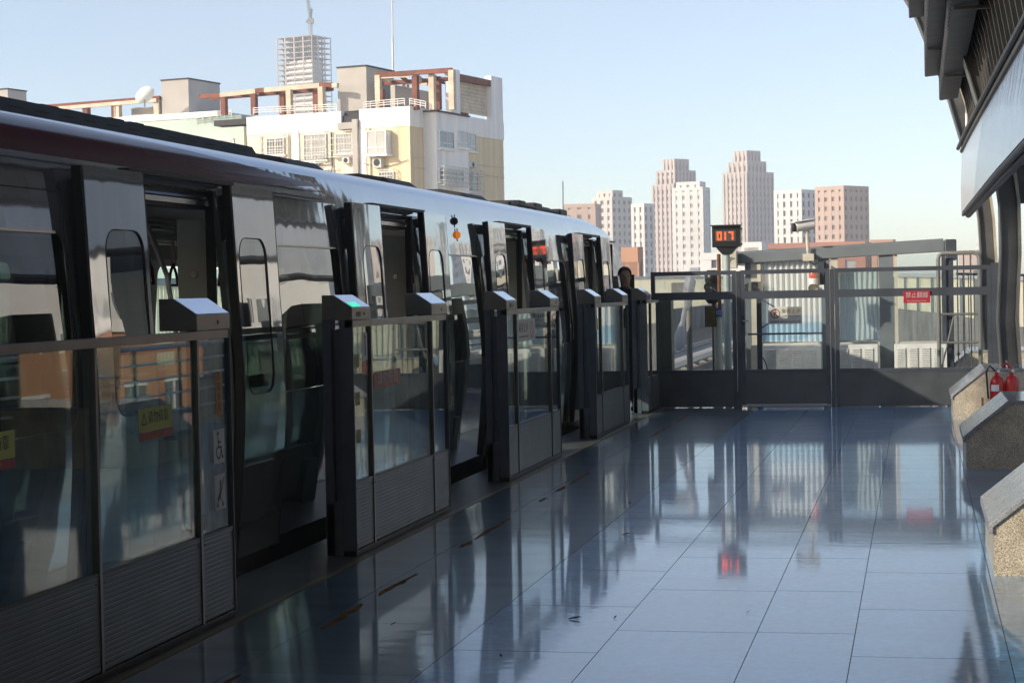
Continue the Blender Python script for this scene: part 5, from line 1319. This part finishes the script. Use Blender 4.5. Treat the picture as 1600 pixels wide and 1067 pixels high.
def roofrail(x0, y0, x1, y1, dd, n, par, drop=11):
    Pc = Vector((P.x, P.y, 0)) + Vector((ly.x, ly.y, 0)) * dd
    a, za_ = hit(x0, y0, Pc, lx); b, zb_ = hit(x1, y1, Pc, lx); m = MB(); hh = drop * 136 / F
    for k in range(3): m.bar((a, dd, lz(za_) - hh * k / 3), (b, dd, lz(zb_) - hh * k / 3), .06, .06)
    for i in range(n + 1): m.bar((a + (b - a) * i / n, dd, lz(za_ + (zb_ - za_) * i / n) - hh), (a + (b - a) * i / n, dd, lz(za_ + (zb_ - za_) * i / n)), .06, .06)
    m.build('roof_railing', C['cage'], par, local=True)
roofrail(396, 169, 526, 163, .5, 12, ap); roofrail(568, 160, 632, 154, .2, 6, ap); roofrail(640, 154, 665, 159, .4, 3, ap)
MB().box(uL + .2, -.3, .5, uD * .95, zr2 - 2, zr2 - .35).build('roof_deck', C['tar'], ap, local=True)
an = thing('roof_mast', 'thin pale antenna mast rising from the apartment roof', 'mast', (at(614, 110, 140).x, 140, at(614, 110, 140).z))
MB().tube(at(614, 110, 140), at(613.4, 60, 140), .09, 6).tube(at(613.4, 60, 140), at(612.6, -30, 140), .06, 6).build('pole', C['cage'], an)
am = thing('roof_mast', 'thin dark antenna mast far off above the train roof end', 'mast', (at(880, 330, 500).x, 500, at(880, 330, 500).z))
MB().tube(at(880, 345, 500), at(879.5, 283, 500), .16, 6).build('pole', C['tar'], am)
# -------- mint block further left
mb = thing('mint_block', 'pale mint apartment block with grey roof box and rails behind the train', 'building', (P.x, P.y, GZ), th)
def mbox(name, xl, xr, yt, dd, depth, mat, yb=None, par=None):
    Pc = Vector((P.x, P.y, 0)) + Vector((ly.x, ly.y, 0)) * dd
    u0, u1 = hit(xl, yt, Pc, lx)[0], hit(xr, yt, Pc, lx)[0]; zt = lz(hit((xl + xr) / 2, yt, Pc, lx)[1]); zb0 = 0 if yb is None else lz(hit((xl + xr) / 2, yb, Pc, lx)[1])
    return MB().box(u0, u1, dd, dd + depth, zb0, zt).build(name, mat, par or mb, local=True)
mbox('wall', -160, 378, 197, 6.0, 14, C['mint'])
mbox('parapet', -165, 340, 190, 5.9, 14, C['wparap'], 199)
mbox('side_bay', 338, 381, 199, 5.2, 3, C['mint']); mbox('side_cornice', 334, 384, 187, 5.0, 3.5, C['tar'], 196)
mbox('notch_wall', 380, 400, 206, 5.6, 4, C['yellow'])
ap_keep = ap
ap = mb
w_ = None
def mwin(x0, x1, y0, y1, dd):
    Pc = Vector((P.x, P.y, 0)) + Vector((ly.x, ly.y, 0)) * dd
    u0, u1 = hit(x0, y0, Pc, lx)[0], hit(x1, y0, Pc, lx)[0]; z1, z0 = lz(hit(x0, y0, Pc, lx)[1]), lz(hit(x0, y1, Pc, lx)[1])
    f = MB().box(u0, u1, dd - .1, dd, z1 - .1, z1).box(u0, u1, dd - .1, dd, z0, z0 + .1).box(u0, u0 + .1, dd - .1, dd, z0, z1).box(u1 - .1, u1, dd - .1, dd, z0, z1).box((u0 + u1) / 2 - .05, (u0 + u1) / 2 + .05, dd - .1, dd, z0, z1).build('window', C['frame'], mb, local=True)
    MB().box(u0 + .1, u1 - .1, dd - .04, dd + .01, z0 + .1, z1 - .1).build('pane', C['curtain'], f, local=True)
mwin(327, 366, 219, 240, 5.2); mwin(285, 310, 222, 240, 6.0)
def mroof(name, xl, xc, xr, yt, yb, dd, mat):
    return roofbox_at(name, xl, xc, xr, yt, yb, dd, mat, mb, cap=False)
roofbox_at('stair_tower', 252, 294, 343, 124, 192, 7.5, C['grey'], mb)
roofbox_at('stair_annex', 205, 250, 292, 166, 192, 9.0, C['grey'], mb, cap=False)
roofbox_at('stair_tower', -30, 12, 41, 140, 190, 9, C['grey'], mb)
roofrail(203, 181, 247, 179, 6.2, 4, mb); roofrail(294, 179, 362, 172, 5.3, 6, mb)
for x, yt, mt in ((135, 165, rb), (184, 162, cb), (180, 165, rb), (90, 170, rb), (246, 152, cb)):
    post(x, yt, 7.5, mt, .5, 192)
beam(60, 168, 7.4, 250, 153, 7.4, rb, .35, .3); beam(75, 171, 7.2, 245, 157, 7.2, cb, .25, .3); beam(66, 167, 10, 240, 156, 10, rb, .3, .3)
for k in range(6): beam(80 + k * 28, 167.5 - k * 2.2, 7.4, 86 + k * 28, 168 - k * 2.2, 10, cb if k % 2 else rb, .2, .25)
ap = ap_keep
sd = thing('satellite_dish', 'white satellite dish tilted on the roof behind the train', 'dish', tuple(at(226, 165, 146)))
q = at(226, 149, 146)
o = MB().lathe([(.02, .28), (.35, .22), (.62, .10), (.82, -.06), (.80, -.08), (.6, .07), (.3, .18), (.02, .24)], (0, 0, 0), 28, 'y').build('reflector', M['white'], sd, smooth=60, local=True)
o.location = q - Vector(sd.location); o.rotation_euler = (R_(-30), R_(32), R_(170)); o.scale = (1.15, 1, .72)
MB().tube(at(226, 168, 146), q, .06, 6).build('stand', M['greycab'], sd)

# -------- neighbours on the open right side (seen in the reflections of glass and train)
rr = random.Random(8)
def low_house(x0, x1, y0, y1, zt, mat, label, wm='pane'):
    t = thing('side_building', label, 'building', ((x0 + x1) / 2, (y0 + y1) / 2, GZ), 0, 'low buildings on the open right side')
    MB().box(x0, x1, y0, y1, GZ, zt).build('wall', mat, t)
    MB().box(x0 - .2, x1, y0 - .1, y1 + .1, zt, zt + .4).build('roof_edge', C['wparap'], t)
    z = zt - 2.4
    while z > GZ + 1:
        y = y0 + 1.2
        while y < y1 - 2:
            f = MB().box(x0 - .08, x0, y, y + 1.6, z, z + .1).box(x0 - .08, x0, y, y + 1.6, z + 1.4, z + 1.5).box(x0 - .08, x0, y + .76, y + .84, z + .1, z + 1.4).build('window', C['frame'], t)
            MB().box(x0 - .03, x0 + .01, y, y + 1.6, z + .1, z + 1.4).build('pane', C[wm], f); y += 3.4
        z -= 3.1
low_house(16, 26, 16, 40, 2.2, C['cream'], 'cream low building across the open right side')
low_house(17, 28, 43, 62, 3.0, C['terracotta'], 'orange rendered low building beyond the cream one')
low_house(18, 28, -4, 13, 4.2, C['grey'], 'grey low building level with the camera')
low_house(24, 40, 66, 100, 9.0, C['white'], 'white block further along the open right side')
low_house(60, 90, 110, 180, 24.0, C['pink'], 'tall pinkish block far along the right side')


# ================================================================== HAZE
hz = MB().box(-420, 420, -60, 1100, -10.7, 175).build('haze', None)
hm = bpy.data.materials.new('haze_air'); hm.use_nodes = True; ht = hm.node_tree; ht.nodes.remove(ht.nodes['Principled BSDF'])
pv = ht.nodes.new('ShaderNodeVolumePrincipled'); pv.inputs['Color'].default_value = (.86, .90, .95, 1); pv.inputs['Density'].default_value = .0006; pv.inputs['Anisotropy'].default_value = 0.0
ht.links.new(pv.outputs[0], ht.nodes['Material Output'].inputs['Volume'])
hz.data.materials.clear(); hz.data.materials.append(hm); hz['kind'] = 'stuff'
